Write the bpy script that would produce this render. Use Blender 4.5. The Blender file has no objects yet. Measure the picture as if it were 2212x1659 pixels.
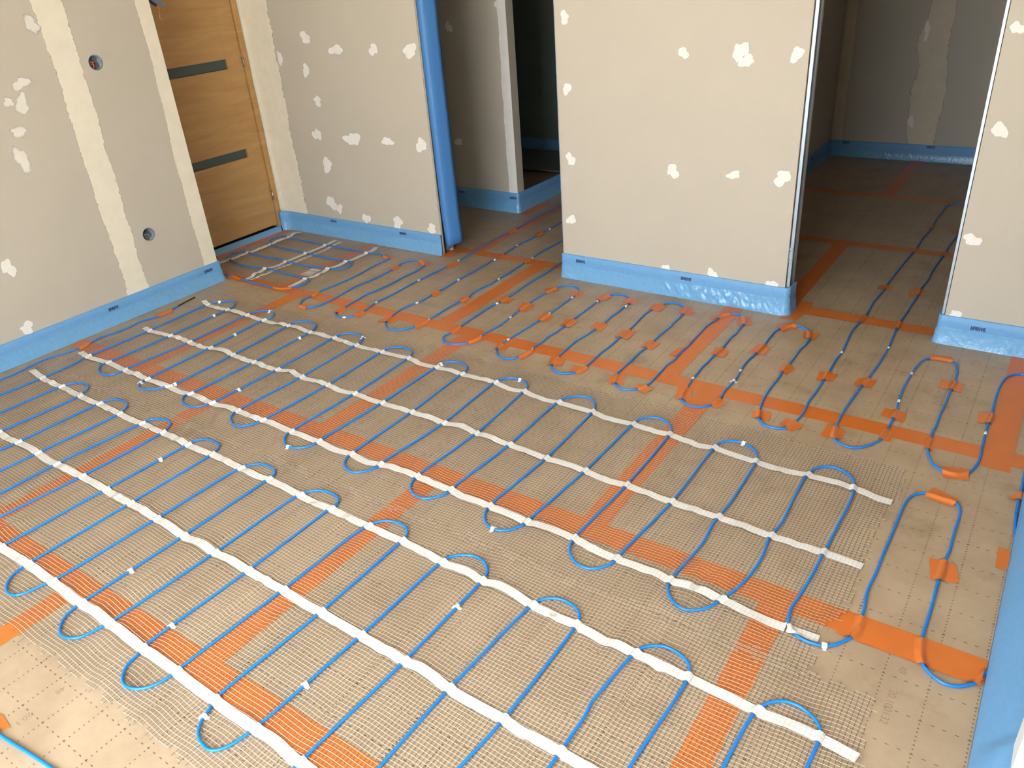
import bpy, bmesh, math, random
import numpy as np
from mathutils import Vector, Matrix
random.seed(7); RNG = np.random.default_rng(11)
scene = bpy.context.scene
R = math.radians
# ------------------------------------------------------------------ camera
cam_d = bpy.data.cameras.new('camera'); cam = bpy.data.objects.new('camera', cam_d)
scene.collection.objects.link(cam); scene.camera = cam
cam_d.sensor_fit = 'HORIZONTAL'; cam_d.sensor_width = 36.0
cam_d.lens = 1702.62 * 36.0 / 2212.0; cam_d.clip_start = 0.02
cam.location = (0, 0, 1.6); cam.rotation_euler = (R(61.25246), R(3.99021), R(34.41076))
# ------------------------------------------------------------------ sky, daylight opening, exposure
world = bpy.data.worlds.new('World'); scene.world = world; world.use_nodes = True
bg = world.node_tree.nodes['Background']
bg.inputs[0].default_value = (0.84, 0.93, 1.0, 1); bg.inputs[1].default_value = 15.0
sun_d = bpy.data.lights.new('sun', 'SUN'); sun = bpy.data.objects.new('sun', sun_d); scene.collection.objects.link(sun)
sun_d.energy = 62.0; sun_d.angle = R(1.0); sun_d.color = (1.0, 0.95, 0.87)
sun.rotation_euler = Vector((0.50, -0.12, -0.86)).to_track_quat('-Z', 'Y').to_euler()   # over the roof, along the facade: it lights the terrace, never the room
pl = bpy.data.lights.new('window_portal', 'AREA'); po = bpy.data.objects.new('window_portal', pl)
scene.collection.objects.link(po)
pl.shape = 'RECTANGLE'; pl.size = 2.30; pl.size_y = 2.20; pl.cycles.is_portal = True
po.location = (-1.05, -1.40, 1.10); po.rotation_euler = (R(90), 0, 0)
vs = scene.view_settings
vs.view_transform = 'Standard'; vs.look = 'None'; vs.gamma = 1.0; vs.use_curve_mapping = False
vs.exposure = 0.06
try:
    scene.cycles.use_denoising = True
    scene.cycles.max_bounces = 8; scene.cycles.diffuse_bounces = 6; scene.cycles.transparent_max_bounces = 8
    scene.cycles.caustics_reflective = False; scene.cycles.use_adaptive_sampling = True; scene.cycles.adaptive_threshold = 0.02
except Exception: pass

# ------------------------------------------------------------------ traced plan data, millimetres on the floor
D = {
 'nB': 205,
 'B': [(-3771,1612),(-3762,1951),(-3774,2316),(-3767,2335),(-3739,2373),(-3700,2403),(-3644,2399),(-3606,2361),(-3605,2314),(-3598,1962),(-3609,1620),(-3612,1588),(-3577,1556),(-3529,1539),(-3480,1539),(-3455,1568),(-3451,1599),(-3455,1617),(-3433,1958),(-3437,2326),(-3431,2361),(-3404,2398),(-3357,2409),(-3310,2393),(-3285,2353),(-3298,2320),(-3276,1963),(-3266,1614),(-3264,1579),(-3243,1551),(-3204,1540),(-3160,1552),(-3132,1578),(-3117,1601),(-3104,1615),(-3103,1960),(-3118,2325),(-3122,2364),(-3087,2392),(-3039,2409),(-2990,2393),(-2961,2358),(-2952,2318),(-2944,1959),(-2954,1619),(-2960,1593),(-2934,1564),(-2888,1546),(-2836,1549),(-2806,1579),(-2798,1602),(-2793,1617),(-2780,1962),(-2790,2325),(-2788,2370),(-2747,2401),(-2691,2405),(-2650,2388),(-2628,2344),(-2629,2316),(-2621,1963),(-2635,1623),(-2630,1593),(-2604,1561),(-2560,1539),(-2523,1542),(-2491,1572),(-2480,1607),(-2476,1623),(-2457,1963),(-2463,2321),(-2459,2363),(-2421,2393),(-2372,2400),(-2328,2380),(-2309,2348),(-2306,2324),(-2293,1962),(-2302,1621),(-2297,1589),(-2271,1556),(-2232,1536),(-2196,1541),(-2160,1567),(-2147,1605),(-2148,1617),(-2130,1963),(-2130,2316),(-2126,2358),(-2099,2387),(-2048,2397),(-2003,2373),(-1983,2336),(-1986,2315),(-1970,1963),(-1970,1616),(-1965,1591),(-1950,1561),(-1916,1538),(-1879,1535),(-1844,1559),(-1825,1600),(-1828,1618),(-1800,1957),(-1812,2320),(-1805,2344),(-1788,2374),(-1745,2389),(-1690,2374),(-1661,2339),(-1659,2312),(-1640,1955),(-1658,1628),(-1652,1602),(-1637,1570),(-1601,1543),(-1558,1538),(-1521,1564),(-1501,1598),(-1503,1621),(-1483,1954),(-1486,2305),(-1476,2342),(-1447,2374),(-1402,2391),(-1359,2367),(-1334,2329),(-1328,2301),(-1317,1943),(-1332,1613),(-1326,1587),(-1307,1554),(-1270,1529),(-1235,1528),(-1204,1549),(-1181,1590),(-1180,1609),(-1156,1941),(-1149,2291),(-1146,2322),(-1122,2360),(-1080,2375),(-1033,2358),(-1007,2326),(-1000,2294),(-993,1937),(-1007,1613),(-1001,1581),(-986,1551),(-948,1521),(-905,1517),(-874,1538),(-853,1576),(-853,1598),(-825,1925),(-825,2284),(-820,2320),(-789,2352),(-744,2361),(-700,2336),(-676,2303),(-669,2273),(-664,2156),(-661,2029),(-667,1924),(-669,1889),(-662,1790),(-669,1688),(-679,1592),(-673,1565),(-663,1544),(-633,1516),(-599,1507),(-571,1520),(-545,1548),(-528,1594),(-507,1653),(-494,1721),(-491,1823),(-500,1901),(-499,1918),(-491,1993),(-496,2125),(-499,2251),(-496,2276),(-488,2314),(-462,2348),(-427,2360),(-385,2342),(-357,2310),(-350,2273),(-344,2245),(-341,2152),(-343,2060),(-344,1937),(-346,1918),(-346,1899),(-346,1814),(-352,1711),(-357,1651),(-345,1593),(-334,1578),(-325,1572),(-299,1561),(-270,1561),(-247,1569),(-226,1585),(-197,1633),(-189,1673),(-192,1710),(-194,1754),(-201,1801),(-202,1846),(-199,1901),(-200,1977),(-198,2059),(-197,2145),(-197,2233),(-192,2295),(-181,2327),(-167,2344),(-148,2354),(-105,2352),(-63,2345),(-49,2316),(-45,2277),(-46,2205),(-45,2145),(-44,2093),(-49,2048),(-47,2001),(-49,1959),(-47,1863),(-47,1779),(-47,1711),(-42,1669),(-31,1633),(-18,1615),(4,1600),(27,1594),(51,1601),(70,1617),(86,1637),(92,1661),(112,1705),(131,1790),(133,1900),(133,2050),(130,2160),(104,2260),(94,2380)],
 'A': [(-3771,1612),(-3751,1484),(-3753,1376),(-3765,1006),(-3777,652),(-3773,612),(-3747,572),(-3688,560),(-3629,572),(-3603,612),(-3599,652),(-3587,1006),(-3575,1372),(-3565,1401),(-3536,1427),(-3483,1440),(-3448,1430),(-3423,1405),(-3419,1382),(-3406,1365),(-3418,1006),(-3430,652),(-3426,612),(-3400,572),(-3353,560),(-3305,572),(-3279,612),(-3275,652),(-3256,1018),(-3251,1374),(-3242,1403),(-3211,1426),(-3164,1432),(-3119,1418),(-3097,1394),(-3085,1360),(-3096,1014),(-3109,652),(-3105,612),(-3079,572),(-3026,560),(-2972,572),(-2946,612),(-2942,652),(-2945,1012),(-2918,1362),(-2914,1390),(-2888,1414),(-2845,1427),(-2804,1416),(-2786,1394),(-2773,1357),(-2773,1013),(-2797,652),(-2793,612),(-2767,572),(-2708,560),(-2648,576),(-2622,616),(-2618,656),(-2608,1006),(-2596,1355),(-2592,1387),(-2566,1409),(-2523,1418),(-2482,1411),(-2462,1392),(-2452,1358),(-2448,1007),(-2449,653),(-2446,633),(-2441,605),(-2418,573),(-2394,557),(-2361,548),(-2334,557),(-2319,576),(-2310,603),(-2302,633),(-2296,647),(-2284,1002),(-2272,1346),(-2258,1375),(-2231,1401),(-2185,1410),(-2145,1400),(-2125,1380),(-2123,1354),(-2120,996),(-2121,645),(-2120,629),(-2114,599),(-2097,572),(-2069,550),(-2045,542),(-2017,548),(-1993,565),(-1981,593),(-1972,627),(-1969,641),(-1956,994),(-1948,1345),(-1933,1373),(-1905,1395),(-1865,1405),(-1824,1400),(-1801,1385),(-1790,1363),(-1794,1343),(-1793,987),(-1797,635),(-1788,618),(-1781,585),(-1767,562),(-1744,543),(-1721,537),(-1693,542),(-1670,557),(-1652,584),(-1643,619),(-1644,636),(-1632,987),(-1620,1335),(-1605,1365),(-1577,1389),(-1539,1398),(-1499,1391),(-1482,1375),(-1471,1353),(-1470,1337),(-1467,978),(-1476,629),(-1465,610),(-1457,585),(-1442,561),(-1422,544),(-1392,535),(-1366,534),(-1348,545),(-1332,571),(-1323,611),(-1320,627),(-1305,977),(-1297,1332),(-1288,1356),(-1257,1382),(-1221,1393),(-1177,1382),(-1154,1358),(-1145,1335),(-1144,1322),(-1143,969),(-1154,627),(-1150,587),(-1124,547),(-1072,535),(-1019,572),(-993,612),(-989,652),(-987,963),(-965,1312),(-958,1336),(-934,1360),(-903,1371),(-870,1368),(-840,1353),(-826,1333),(-822,1306),(-820,959),(-846,652),(-842,612),(-816,572),(-758,560),(-700,572),(-674,612),(-670,652),(-660,955),(-660,1023),(-660,1079),(-665,1115),(-660,1173),(-655,1231),(-646,1299),(-637,1327),(-615,1349),(-588,1361),(-554,1359),(-521,1346),(-504,1324),(-498,1298),(-510,1006),(-522,652),(-518,612),(-492,572),(-437,560),(-381,572),(-355,612),(-351,652),(-339,1006),(-327,1290),(-319,1311),(-300,1337),(-274,1353),(-241,1354),(-210,1342),(-189,1323),(-182,1305),(-181,1292),(-193,1006),(-205,652)],
 'C': [(-4137,2651),(-4102,2665),(-4030,2686),(-3918,2669),(-3847,2665),(-3749,2658),(-3628,2661),(-3564,2671),(-3522,2710),(-3495,2753),(-3499,2801),(-3521,2841),(-3556,2844),(-3568,2841),(-3652,2848),(-3755,2854),(-3845,2860),(-3936,2859),(-3986,2848),(-4103,2833),(-4214,2850),(-4284,2869),(-4332,2890),(-4365,2918),(-4377,2965),(-4361,3006),(-4327,3026),(-4292,3018),(-4160,3006),(-4051,3003),(-3985,3015),(-3906,3000),(-3841,3004),(-3734,3003),(-3630,3010),(-3559,3025),(-3509,3032),(-3468,3055),(-3452,3088),(-3467,3136),(-3507,3166),(-3544,3166),(-3674,3158),(-3799,3162),(-3902,3168),(-3948,3170),(-4077,3171),(-4202,3180),(-4273,3192),(-4319,3213),(-4354,3254),(-4365,3306),(-4351,3346),(-4319,3363),(-4277,3352),(-4212,3350),(-4102,3340),(-3990,3341),(-3905,3336),(-3818,3334),(-3707,3337),(-3604,3338),(-3529,3336),(-3489,3340),(-3444,3353),(-3392,3342),(-3336,3323)],
 'S1': [(-3339,3327),(-3316,3301),(-3322,3259),(-3319,3159),(-3304,3001),(-3309,2870),(-3320,2781),(-3322,2729),(-3319,2648),(-3318,2609),(-3296,2568),(-3268,2543),(-3229,2534),(-3200,2544),(-3177,2571),(-3166,2628),(-3168,2718),(-3178,2819),(-3184,2892),(-3171,2967),(-3167,3069),(-3171,3171),(-3184,3254),(-3185,3311),(-3162,3349),(-3119,3365),(-3080,3352),(-3049,3327),(-3029,3299),(-3024,3253),(-3020,3185),(-3026,3114),(-3022,3033),(-3026,2889),(-3040,2810),(-3031,2749),(-3028,2681),(-3022,2628),(-3016,2594),(-3004,2551),(-2967,2527),(-2933,2530),(-2907,2547),(-2895,2562),(-2887,2607),(-2891,2645),(-2897,2693),(-2908,2756),(-2905,2847),(-2903,2930),(-2909,3026),(-2907,3107),(-2904,3221),(-2896,3341),(-2894,3398),(-2897,3461),(-2896,3512),(-2903,3601),(-2911,3693),(-2914,3781),(-2921,3907),(-2911,4015),(-2911,4103),(-2919,4240),(-2922,4375),(-2919,4506),(-2908,4610),(-2908,4748)],
 'S2': [(-2696,4581),(-2702,4451),(-2705,4330),(-2704,4196),(-2708,4117),(-2708,4023),(-2712,3938),(-2721,3862),(-2719,3810),(-2707,3668),(-2698,3573),(-2704,3545),(-2699,3459),(-2699,3373),(-2700,3208),(-2696,3123),(-2697,3031),(-2697,2963),(-2693,2892),(-2700,2849),(-2715,2803),(-2719,2744),(-2706,2657),(-2694,2621),(-2682,2585),(-2652,2552),(-2612,2531),(-2573,2533),(-2540,2555),(-2513,2596),(-2500,2643),(-2499,2702),(-2500,2774),(-2503,2865),(-2499,2956),(-2495,3036),(-2506,3098),(-2500,3170),(-2493,3244),(-2496,3314),(-2494,3381),(-2499,3477),(-2506,3583),(-2509,3687),(-2518,3808),(-2510,3915),(-2507,4014),(-2507,4143),(-2508,4256)],
 'S3': [(-2303,3900),(-2308,3806),(-2309,3678),(-2305,3594),(-2300,3520),(-2302,3431),(-2305,3329),(-2301,3254),(-2296,3195),(-2298,3128),(-2298,3043),(-2308,3001),(-2309,2925),(-2307,2847),(-2304,2778),(-2302,2710),(-2300,2665),(-2299,2616),(-2303,2587),(-2290,2560),(-2256,2535),(-2217,2533),(-2187,2548),(-2159,2572),(-2145,2616),(-2141,2660),(-2139,2721),(-2131,2792),(-2136,2881),(-2139,2933),(-2145,2997),(-2152,3105),(-2150,3177),(-2147,3250),(-2134,3344),(-2119,3372),(-2089,3392),(-2054,3395),(-2019,3378),(-1996,3344),(-1986,3305),(-1987,3273),(-1987,3230),(-1986,3170),(-1984,3100),(-1986,3048),(-1986,2935),(-1991,2863),(-1995,2797),(-1998,2744),(-2001,2692),(-2001,2637),(-1991,2589),(-1972,2555),(-1939,2529),(-1907,2522),(-1880,2531),(-1858,2551),(-1847,2603),(-1845,2656),(-1846,2699),(-1842,2750),(-1848,2797),(-1841,2852),(-1839,2910),(-1838,2936),(-1841,3032),(-1841,3105),(-1841,3191),(-1844,3278),(-1844,3327),(-1828,3365),(-1805,3390),(-1770,3398),(-1736,3389),(-1710,3371),(-1694,3336),(-1683,3294),(-1688,3257),(-1687,3195),(-1690,3138),(-1687,3090),(-1685,3053),(-1690,2956),(-1698,2881),(-1706,2817),(-1702,2736),(-1699,2654),(-1692,2607),(-1682,2563),(-1662,2538),(-1633,2522),(-1602,2519),(-1575,2530),(-1555,2553),(-1546,2588),(-1541,2630),(-1542,2691),(-1546,2767),(-1542,2830),(-1542,2878),(-1544,2946),(-1543,3042),(-1549,3129),(-1557,3222),(-1552,3285),(-1542,3340),(-1529,3376),(-1508,3404),(-1481,3414),(-1450,3405),(-1420,3387),(-1397,3353),(-1391,3300),(-1389,3247),(-1392,3197),(-1387,3148),(-1390,3090),(-1391,3029),(-1391,2980),(-1391,2899),(-1394,2846),(-1393,2779),(-1391,2696),(-1392,2670),(-1390,2621),(-1378,2585),(-1363,2548),(-1345,2529),(-1314,2513),(-1298,2516),(-1279,2523),(-1255,2543),(-1245,2568),(-1234,2597),(-1234,2670),(-1236,2740),(-1238,2786),(-1230,2838),(-1232,2881),(-1234,2935),(-1231,2987),(-1235,3066),(-1236,3145),(-1240,3213),(-1234,3268),(-1227,3314),(-1219,3377),(-1196,3406),(-1166,3413),(-1135,3406),(-1109,3370),(-1095,3309),(-1096,3268),(-1090,3211),(-1096,3173),(-1094,3117),(-1092,3052),(-1095,2959),(-1095,2897),(-1099,2834),(-1094,2770),(-1095,2728),(-1086,2661),(-1082,2605),(-1070,2554),(-1055,2536),(-1031,2520),(-1004,2515),(-983,2523),(-965,2537),(-953,2553),(-940,2585),(-937,2627),(-943,2688),(-941,2736),(-940,2780),(-941,2831),(-948,2877),(-953,2942),(-951,2995),(-945,3051),(-944,3102),(-942,3154),(-945,3247),(-944,3301),(-936,3335),(-914,3386),(-882,3407),(-850,3402),(-817,3378),(-801,3343),(-789,3293),(-786,3228),(-792,3172),(-791,3110),(-792,3032),(-795,2943),(-792,2883),(-793,2804),(-791,2737),(-787,2687),(-777,2627),(-767,2583),(-754,2545),(-735,2525),(-729,2515),(-694,2510),(-669,2515),(-652,2527),(-638,2569),(-629,2609),(-626,2670),(-633,2752),(-630,2838),(-630,2938),(-631,3033),(-635,3133),(-632,3223),(-637,3313),(-644,3394),(-646,3474),(-639,3561),(-635,3642),(-635,3724),(-640,3806),(-634,3911),(-631,3988),(-631,4081),(-628,4212),(-623,4366),(-608,4681),(-611,4847),(-604,4933),(-599,5019),(-601,5127),(-603,5261),(-596,5405),(-589,5549),(-561,5602),(-509,5622),(-442,5610)],
 'S4': [(-429,5517),(-441,5302),(-448,5018),(-454,4893),(-462,4771),(-462,4639),(-467,4510),(-472,4387),(-472,4295),(-469,4250),(-472,4153),(-479,4073),(-476,3977),(-478,3853),(-480,3743),(-486,3634),(-483,3585),(-483,3541),(-477,3440),(-473,3359),(-473,3258),(-476,3159),(-482,3052),(-487,3010),(-490,2964),(-494,2890),(-497,2823),(-500,2758),(-500,2697),(-498,2643),(-490,2591),(-484,2549),(-464,2522),(-431,2508),(-399,2515),(-368,2548),(-342,2604),(-337,2650),(-336,2690),(-334,2753),(-336,2798),(-336,2846),(-343,2917),(-347,3017),(-347,3097),(-344,3154),(-339,3227),(-328,3290),(-305,3332),(-266,3344),(-218,3331),(-196,3271),(-191,3204),(-190,3164),(-192,3077),(-192,2982),(-195,2873),(-194,2782),(-197,2747),(-195,2694),(-196,2657),(-190,2609),(-176,2566),(-156,2528),(-128,2509),(-91,2506),(-57,2534),(-42,2580),(-36,2632),(-38,2701),(-40,2773),(-42,2881),(-39,2928),(-39,2974),(-39,2973),(-42,3098),(-39,3202),(-29,3273),(-15,3307),(5,3328),(28,3332),(72,3240),(90,3050),(95,2800),(95,2550),(94,2380)],
 'lead': [(-3920,2229),(-3908,2178),(-3901,2073),(-3923,1999),(-3910,1913),(-3915,1840),(-3931,1784),(-3920,1721),(-3912,1623),(-3926,1561),(-3946,1498),(-3938,1406),(-3924,1329),(-3927,1263),(-3916,1158),(-3877,985)],
 'leadtip': [(-3943,2356),(-3933,2291),(-3920,2229)],
 'corner': [(-2027,272),(-1923,279),(-1856,283),(-1796,289),(-1728,297),(-1653,304),(-1569,311)],
 'strips': {'B1':[(-3826,2332),(-3763,2314),(-3688,2305),(-3608,2316),(-3534,2312),(-3429,2316),(-3341,2312),(-3283,2313),(-3199,2313),(-3119,2321),(-2950,2316),(-2794,2326),(-2633,2315),(-2463,2316),(-2306,2324),(-2223,2309),(-2125,2314),(-1984,2313),(-1892,2308),(-1814,2319),(-1716,2303),(-1659,2312),(-1565,2293),(-1486,2301),(-1408,2296),(-1328,2300),(-1244,2283),(-1149,2291),(-1062,2285),(-999,2290),(-919,2277),(-879,2274),(-825,2284),(-761,2277),(-669,2270),(-578,2265),(-496,2276),(-431,2270),(-351,2273),(-283,2257),(-231,2254)],'B2':[(-3824,1957),(-3753,1945),(-3679,1952),(-3590,1956),(-3519,1962),(-3422,1954),(-3320,1949),(-3268,1962),(-3195,1966),(-3099,1961),(-3013,1953),(-2938,1957),(-2866,1953),(-2775,1958),(-2710,1975),(-2617,1961),(-2540,1960),(-2455,1962),(-2366,1954),(-2295,1962),(-2210,1958),(-2128,1959),(-2044,1956),(-1969,1960),(-1882,1958),(-1798,1955),(-1726,1966),(-1640,1955),(-1560,1949),(-1482,1952),(-1390,1941),(-1315,1941),(-1235,1941),(-1155,1940),(-1066,1930),(-991,1936),(-907,1929),(-825,1925),(-746,1921),(-666,1924),(-582,1918),(-496,1916),(-422,1915),(-345,1918),(-290,1917),(-237,1913)],'B3':[(-3857,1623),(-3763,1607),(-3703,1611),(-3612,1622),(-3536,1618),(-3440,1612),(-3355,1611),(-3258,1608),(-3177,1608),(-3107,1613),(-3017,1607),(-2947,1617),(-2864,1614),(-2789,1611),(-2710,1618),(-2630,1620),(-2552,1614),(-2468,1620),(-2401,1624),(-2298,1617),(-2218,1613),(-2142,1619),(-2053,1610),(-1968,1617),(-1884,1608),(-1825,1619),(-1748,1625),(-1658,1628),(-1593,1619),(-1499,1623),(-1427,1612),(-1332,1615),(-1244,1607),(-1182,1608),(-1110,1607),(-1007,1613),(-935,1596),(-856,1596),(-787,1592),(-680,1590),(-612,1587),(-525,1592),(-476,1583),(-426,1578),(-349,1579)],'B3b':[(-343,1581),(-324,1581),(-294,1582),(-265,1582)],'A1':[(-3885,1391),(-3757,1374),(-3645,1368),(-3565,1370),(-3486,1365),(-3406,1364),(-3306,1358),(-3247,1365),(-3167,1358),(-3083,1358),(-2995,1354),(-2915,1357),(-2843,1357),(-2767,1357),(-2678,1353),(-2586,1349),(-2507,1345),(-2448,1354),(-2354,1350),(-2263,1346),(-2193,1342),(-2124,1351),(-2026,1348),(-1935,1341),(-1867,1338),(-1790,1340),(-1720,1339),(-1618,1336),(-1546,1335),(-1472,1336),(-1384,1331),(-1295,1322),(-1217,1322),(-1138,1318),(-1072,1320),(-966,1311),(-901,1308),(-824,1310),(-751,1299),(-691,1300),(-646,1302),(-578,1296),(-501,1300),(-436,1298),(-381,1296),(-326,1293),(-266,1295),(-220,1295),(-180,1295),(-140,1287),(-98,1279)],'A2':[(-3617,1018),(-3507,1016),(-3402,1014),(-3317,1009),(-3247,1016),(-3105,1015),(-3012,1008),(-2938,1009),(-2856,1010),(-2770,1014),(-2688,1013),(-2608,1011),(-2526,1007),(-2446,1008),(-2364,1007),(-2282,1003),(-2202,1000),(-2113,994),(-2027,994),(-1951,993),(-1795,993),(-1710,991),(-1636,991),(-1551,986),(-1472,986),(-1386,982),(-1306,980),(-1222,976),(-1143,975),(-1071,979),(-990,967),(-906,964),(-822,964),(-765,959),(-709,961),(-657,960),(-588,958),(-510,956),(-427,956)],'A3':[(-2954,651),(-2782,648),(-2621,645),(-2558,648),(-2446,649),(-2353,648),(-2290,647),(-2187,642),(-2108,643),(-2019,641),(-1949,640),(-1870,637),(-1790,635),(-1738,637),(-1644,636),(-1558,632),(-1473,631),(-1394,629),(-1319,630),(-1253,633),(-1178,625),(-1128,625),(-1023,614),(-881,603)],'C1':[(-4281,3466),(-4282,3397),(-4277,3352),(-4263,3292),(-4276,3194),(-4262,3119),(-4273,3044),(-4292,3018),(-4285,2952),(-4293,2873),(-4304,2835),(-4302,2795)],'C2':[(-3915,3440),(-3909,3384),(-3903,3333),(-3904,3253),(-3905,3167),(-3906,3090),(-3906,3000),(-3901,2922),(-3930,2854),(-3910,2785),(-3899,2738),(-3891,2681)],'C3':[(-3552,3446),(-3527,3379),(-3529,3336),(-3528,3245),(-3530,3196),(-3541,3159),(-3533,3091),(-3554,3028),(-3541,2980),(-3536,2907),(-3553,2841),(-3546,2779),(-3546,2709)],'Clad':[(-3856,3428),(-3849,3341),(-3834,3260),(-3842,3102),(-3844,2987),(-3862,2881),(-3845,2769),(-3860,2681)]},
 'ladpatch': [(-3655,2984),(-3578,2988),(-3573,2889),(-3636,2876)],
 'netpx': {'Bright':[(-220,2423),(-214,2326),(-232,2148),(-238,2081),(-235,1942),(-227,1778),(-234,1675),(-264,1647),(-265,1566),(-254,1528),(-245,1470),(-252,1429)]},
 'patches': [
  ([(-4028,2689),(-3957,2698),(-3911,2652),(-3989,2646)], 'orange tape patch beside the left wall corner, by the small mat'),
  ([(-3650,2682),(-3539,2724),(-3493,2673),(-3606,2638)], "orange tape patch over the small mat's front cable"),
  ([(-3396,3353),(-3309,3350),(-3298,3307),(-3373,3298)], 'orange tape patch, on the first far cable bend from the oak door'),
  ([(-3359,2721),(-3318,2733),(-3290,2679),(-3328,2655)], 'orange tape patch, left side of the first near cable bend from the oak door'),
  ([(-3267,2580),(-3232,2578),(-3202,2511),(-3268,2517)], 'orange tape patch, right side of the first near cable bend from the oak door'),
  ([(-3050,2626),(-2991,2629),(-2979,2562),(-3036,2554)], 'orange tape patch, left side of the second near cable bend from the oak door'),
  ([(-2924,2624),(-2860,2643),(-2855,2569),(-2903,2569)], 'orange tape patch, right side of the second near cable bend from the oak door'),
  ([(-3219,3236),(-3152,3241),(-3152,3170),(-3212,3175)], 'orange tape patch, left side of the second far cable bend from the oak door'),
  ([(-3125,3359),(-3055,3386),(-3007,3321),(-3067,3287)], 'orange tape patch, right side of the second far cable bend from the oak door'),
  ([(-2911,3444),(-2860,3434),(-2861,3338),(-2918,3344)], 'orange tape patch on the leftmost cable just before the left doorway'),
  ([(-2942,4086),(-2879,4101),(-2857,4042),(-2922,3996)], 'orange tape patch on the leftmost cable inside the left doorway'),
  ([(-2743,4108),(-2676,4098),(-2675,4023),(-2739,4043)], 'orange tape patch on the second cable inside the left doorway'),
  ([(-2741,3642),(-2696,3661),(-2666,3591),(-2706,3574)], 'orange tape patch on second cable at the left doorway threshold'),
  ([(-2525,3653),(-2479,3649),(-2475,3587),(-2512,3586)], 'orange tape patch on third cable at the left doorway threshold'),
  ([(-2723,3032),(-2664,3024),(-2665,2956),(-2729,2974)], 'orange tape patch midway along the cable runs, first from the oak door'),
  ([(-2534,3017),(-2474,3031),(-2457,2955),(-2518,2965)], 'orange tape patch midway along the cable runs, second from the oak door'),
  ([(-2342,3113),(-2252,3122),(-2262,3046),(-2341,3054)], 'orange tape patch midway along the cable runs, third from the oak door'),
  ([(-2725,2647),(-2654,2663),(-2639,2599),(-2734,2571)], 'orange tape patch, left side of the third near cable bend from the oak door'),
  ([(-2526,2624),(-2499,2701),(-2469,2686),(-2475,2585)], 'orange tape patch, right side of the third near cable bend from the oak door'),
  ([(-2304,2719),(-2266,2670),(-2250,2628),(-2311,2626)], 'orange tape patch, left side of the fourth near cable bend from the oak door'),
  ([(-2171,2587),(-2147,2668),(-2110,2638),(-2139,2572)], 'orange tape patch, right side of the fourth near cable bend from the oak door'),
  ([(-2191,3299),(-2149,3351),(-2103,3320),(-2140,3252)], 'orange tape patch, left side of the third far cable bend from the oak door'),
  ([(-2030,3328),(-1967,3350),(-1947,3285),(-2017,3271)], 'orange tape patch, right side of the third far cable bend from the oak door'),
  ([(-2192,3098),(-2114,3098),(-2109,3001),(-2170,3000)], 'orange tape patch midway along the cable runs, fourth from the oak door'),
  ([(-2018,3027),(-1947,3015),(-1949,2942),(-2012,2940)], 'orange tape patch midway along the cable runs, fifth from the oak door'),
  ([(-1877,3021),(-1811,3025),(-1814,2938),(-1870,2937)], 'orange tape patch midway along the cable runs, sixth from the oak door'),
  ([(-1886,3313),(-1835,3374),(-1804,3351),(-1832,3278)], 'orange tape patch, left side of the fourth far cable bend from the oak door'),
  ([(-1743,3361),(-1681,3384),(-1644,3324),(-1709,3294)], 'orange tape patch, right side of the fourth far cable bend from the oak door'),
  ([(-1729,3048),(-1658,3045),(-1660,2965),(-1727,2980)], 'orange tape patch midway along the cable runs, seventh from the oak door'),
  ([(-1573,3028),(-1507,3035),(-1505,2946),(-1572,2942)], 'orange tape patch midway along the cable runs, eighth from the oak door'),
  ([(-2020,2643),(-1959,2644),(-1952,2594),(-2010,2585)], 'orange tape patch, left side of the fifth near cable bend from the oak door'),
  ([(-1868,2565),(-1846,2656),(-1817,2647),(-1829,2548)], 'orange tape patch, right side of the fifth near cable bend from the oak door'),
  ([(-1729,2635),(-1667,2652),(-1638,2586),(-1696,2557)], 'orange tape patch, left side of the sixth near cable bend from the oak door'),
  ([(-1594,2612),(-1516,2621),(-1530,2546),(-1588,2555)], 'orange tape patch, right side of the sixth near cable bend from the oak door'),
  ([(-1416,2599),(-1357,2630),(-1327,2567),(-1382,2527)], 'orange tape patch, left side of the seventh near cable bend from the oak door'),
  ([(-1273,2586),(-1200,2580),(-1216,2525),(-1280,2551)], 'orange tape patch, right side of the seventh near cable bend from the oak door'),
  ([(-1573,3368),(-1506,3370),(-1509,3289),(-1575,3286)], 'orange tape patch, left side of the fifth far cable bend from the oak door'),
  ([(-1440,3367),(-1382,3396),(-1343,3329),(-1402,3296)], 'orange tape patch, right side of the fifth far cable bend from the oak door'),
  ([(-1421,2961),(-1353,2975),(-1361,2896),(-1422,2903)], 'orange tape patch midway along the cable runs, ninth from the oak door'),
  ([(-1264,2967),(-1232,2993),(-1236,2889),(-1274,2879)], 'orange tape patch midway along the cable runs, tenth from the oak door'),
  ([(-1266,3317),(-1238,3406),(-1168,3396),(-1229,3319)], 'orange tape patch, left side of the sixth far cable bend from the oak door'),
  ([(-1155,3386),(-1095,3415),(-1059,3332),(-1120,3303)], 'orange tape patch, right side of the sixth far cable bend from the oak door'),
  ([(-1121,3047),(-1053,3035),(-1053,2963),(-1117,2967)], 'orange tape patch midway along the cable runs, eleventh from the oak door'),
  ([(-972,3149),(-911,3151),(-914,3059),(-979,3058)], 'orange tape patch midway along the cable runs, twelfth from the oak door'),
  ([(-960,3375),(-908,3430),(-870,3393),(-916,3321)], 'orange tape patch, left side of the seventh far cable bend from the oak door'),
  ([(-833,3362),(-764,3371),(-764,3297),(-816,3296)], 'orange tape patch, right side of the seventh far cable bend from the oak door'),
  ([(-813,3023),(-759,3007),(-773,2930),(-815,2954)], 'orange tape patch midway along the cable runs, thirteenth from the oak door'),
  ([(-1124,2643),(-1059,2645),(-1031,2557),(-1091,2541)], 'orange tape patch, left side of the eighth near cable bend from the oak door'),
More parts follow.
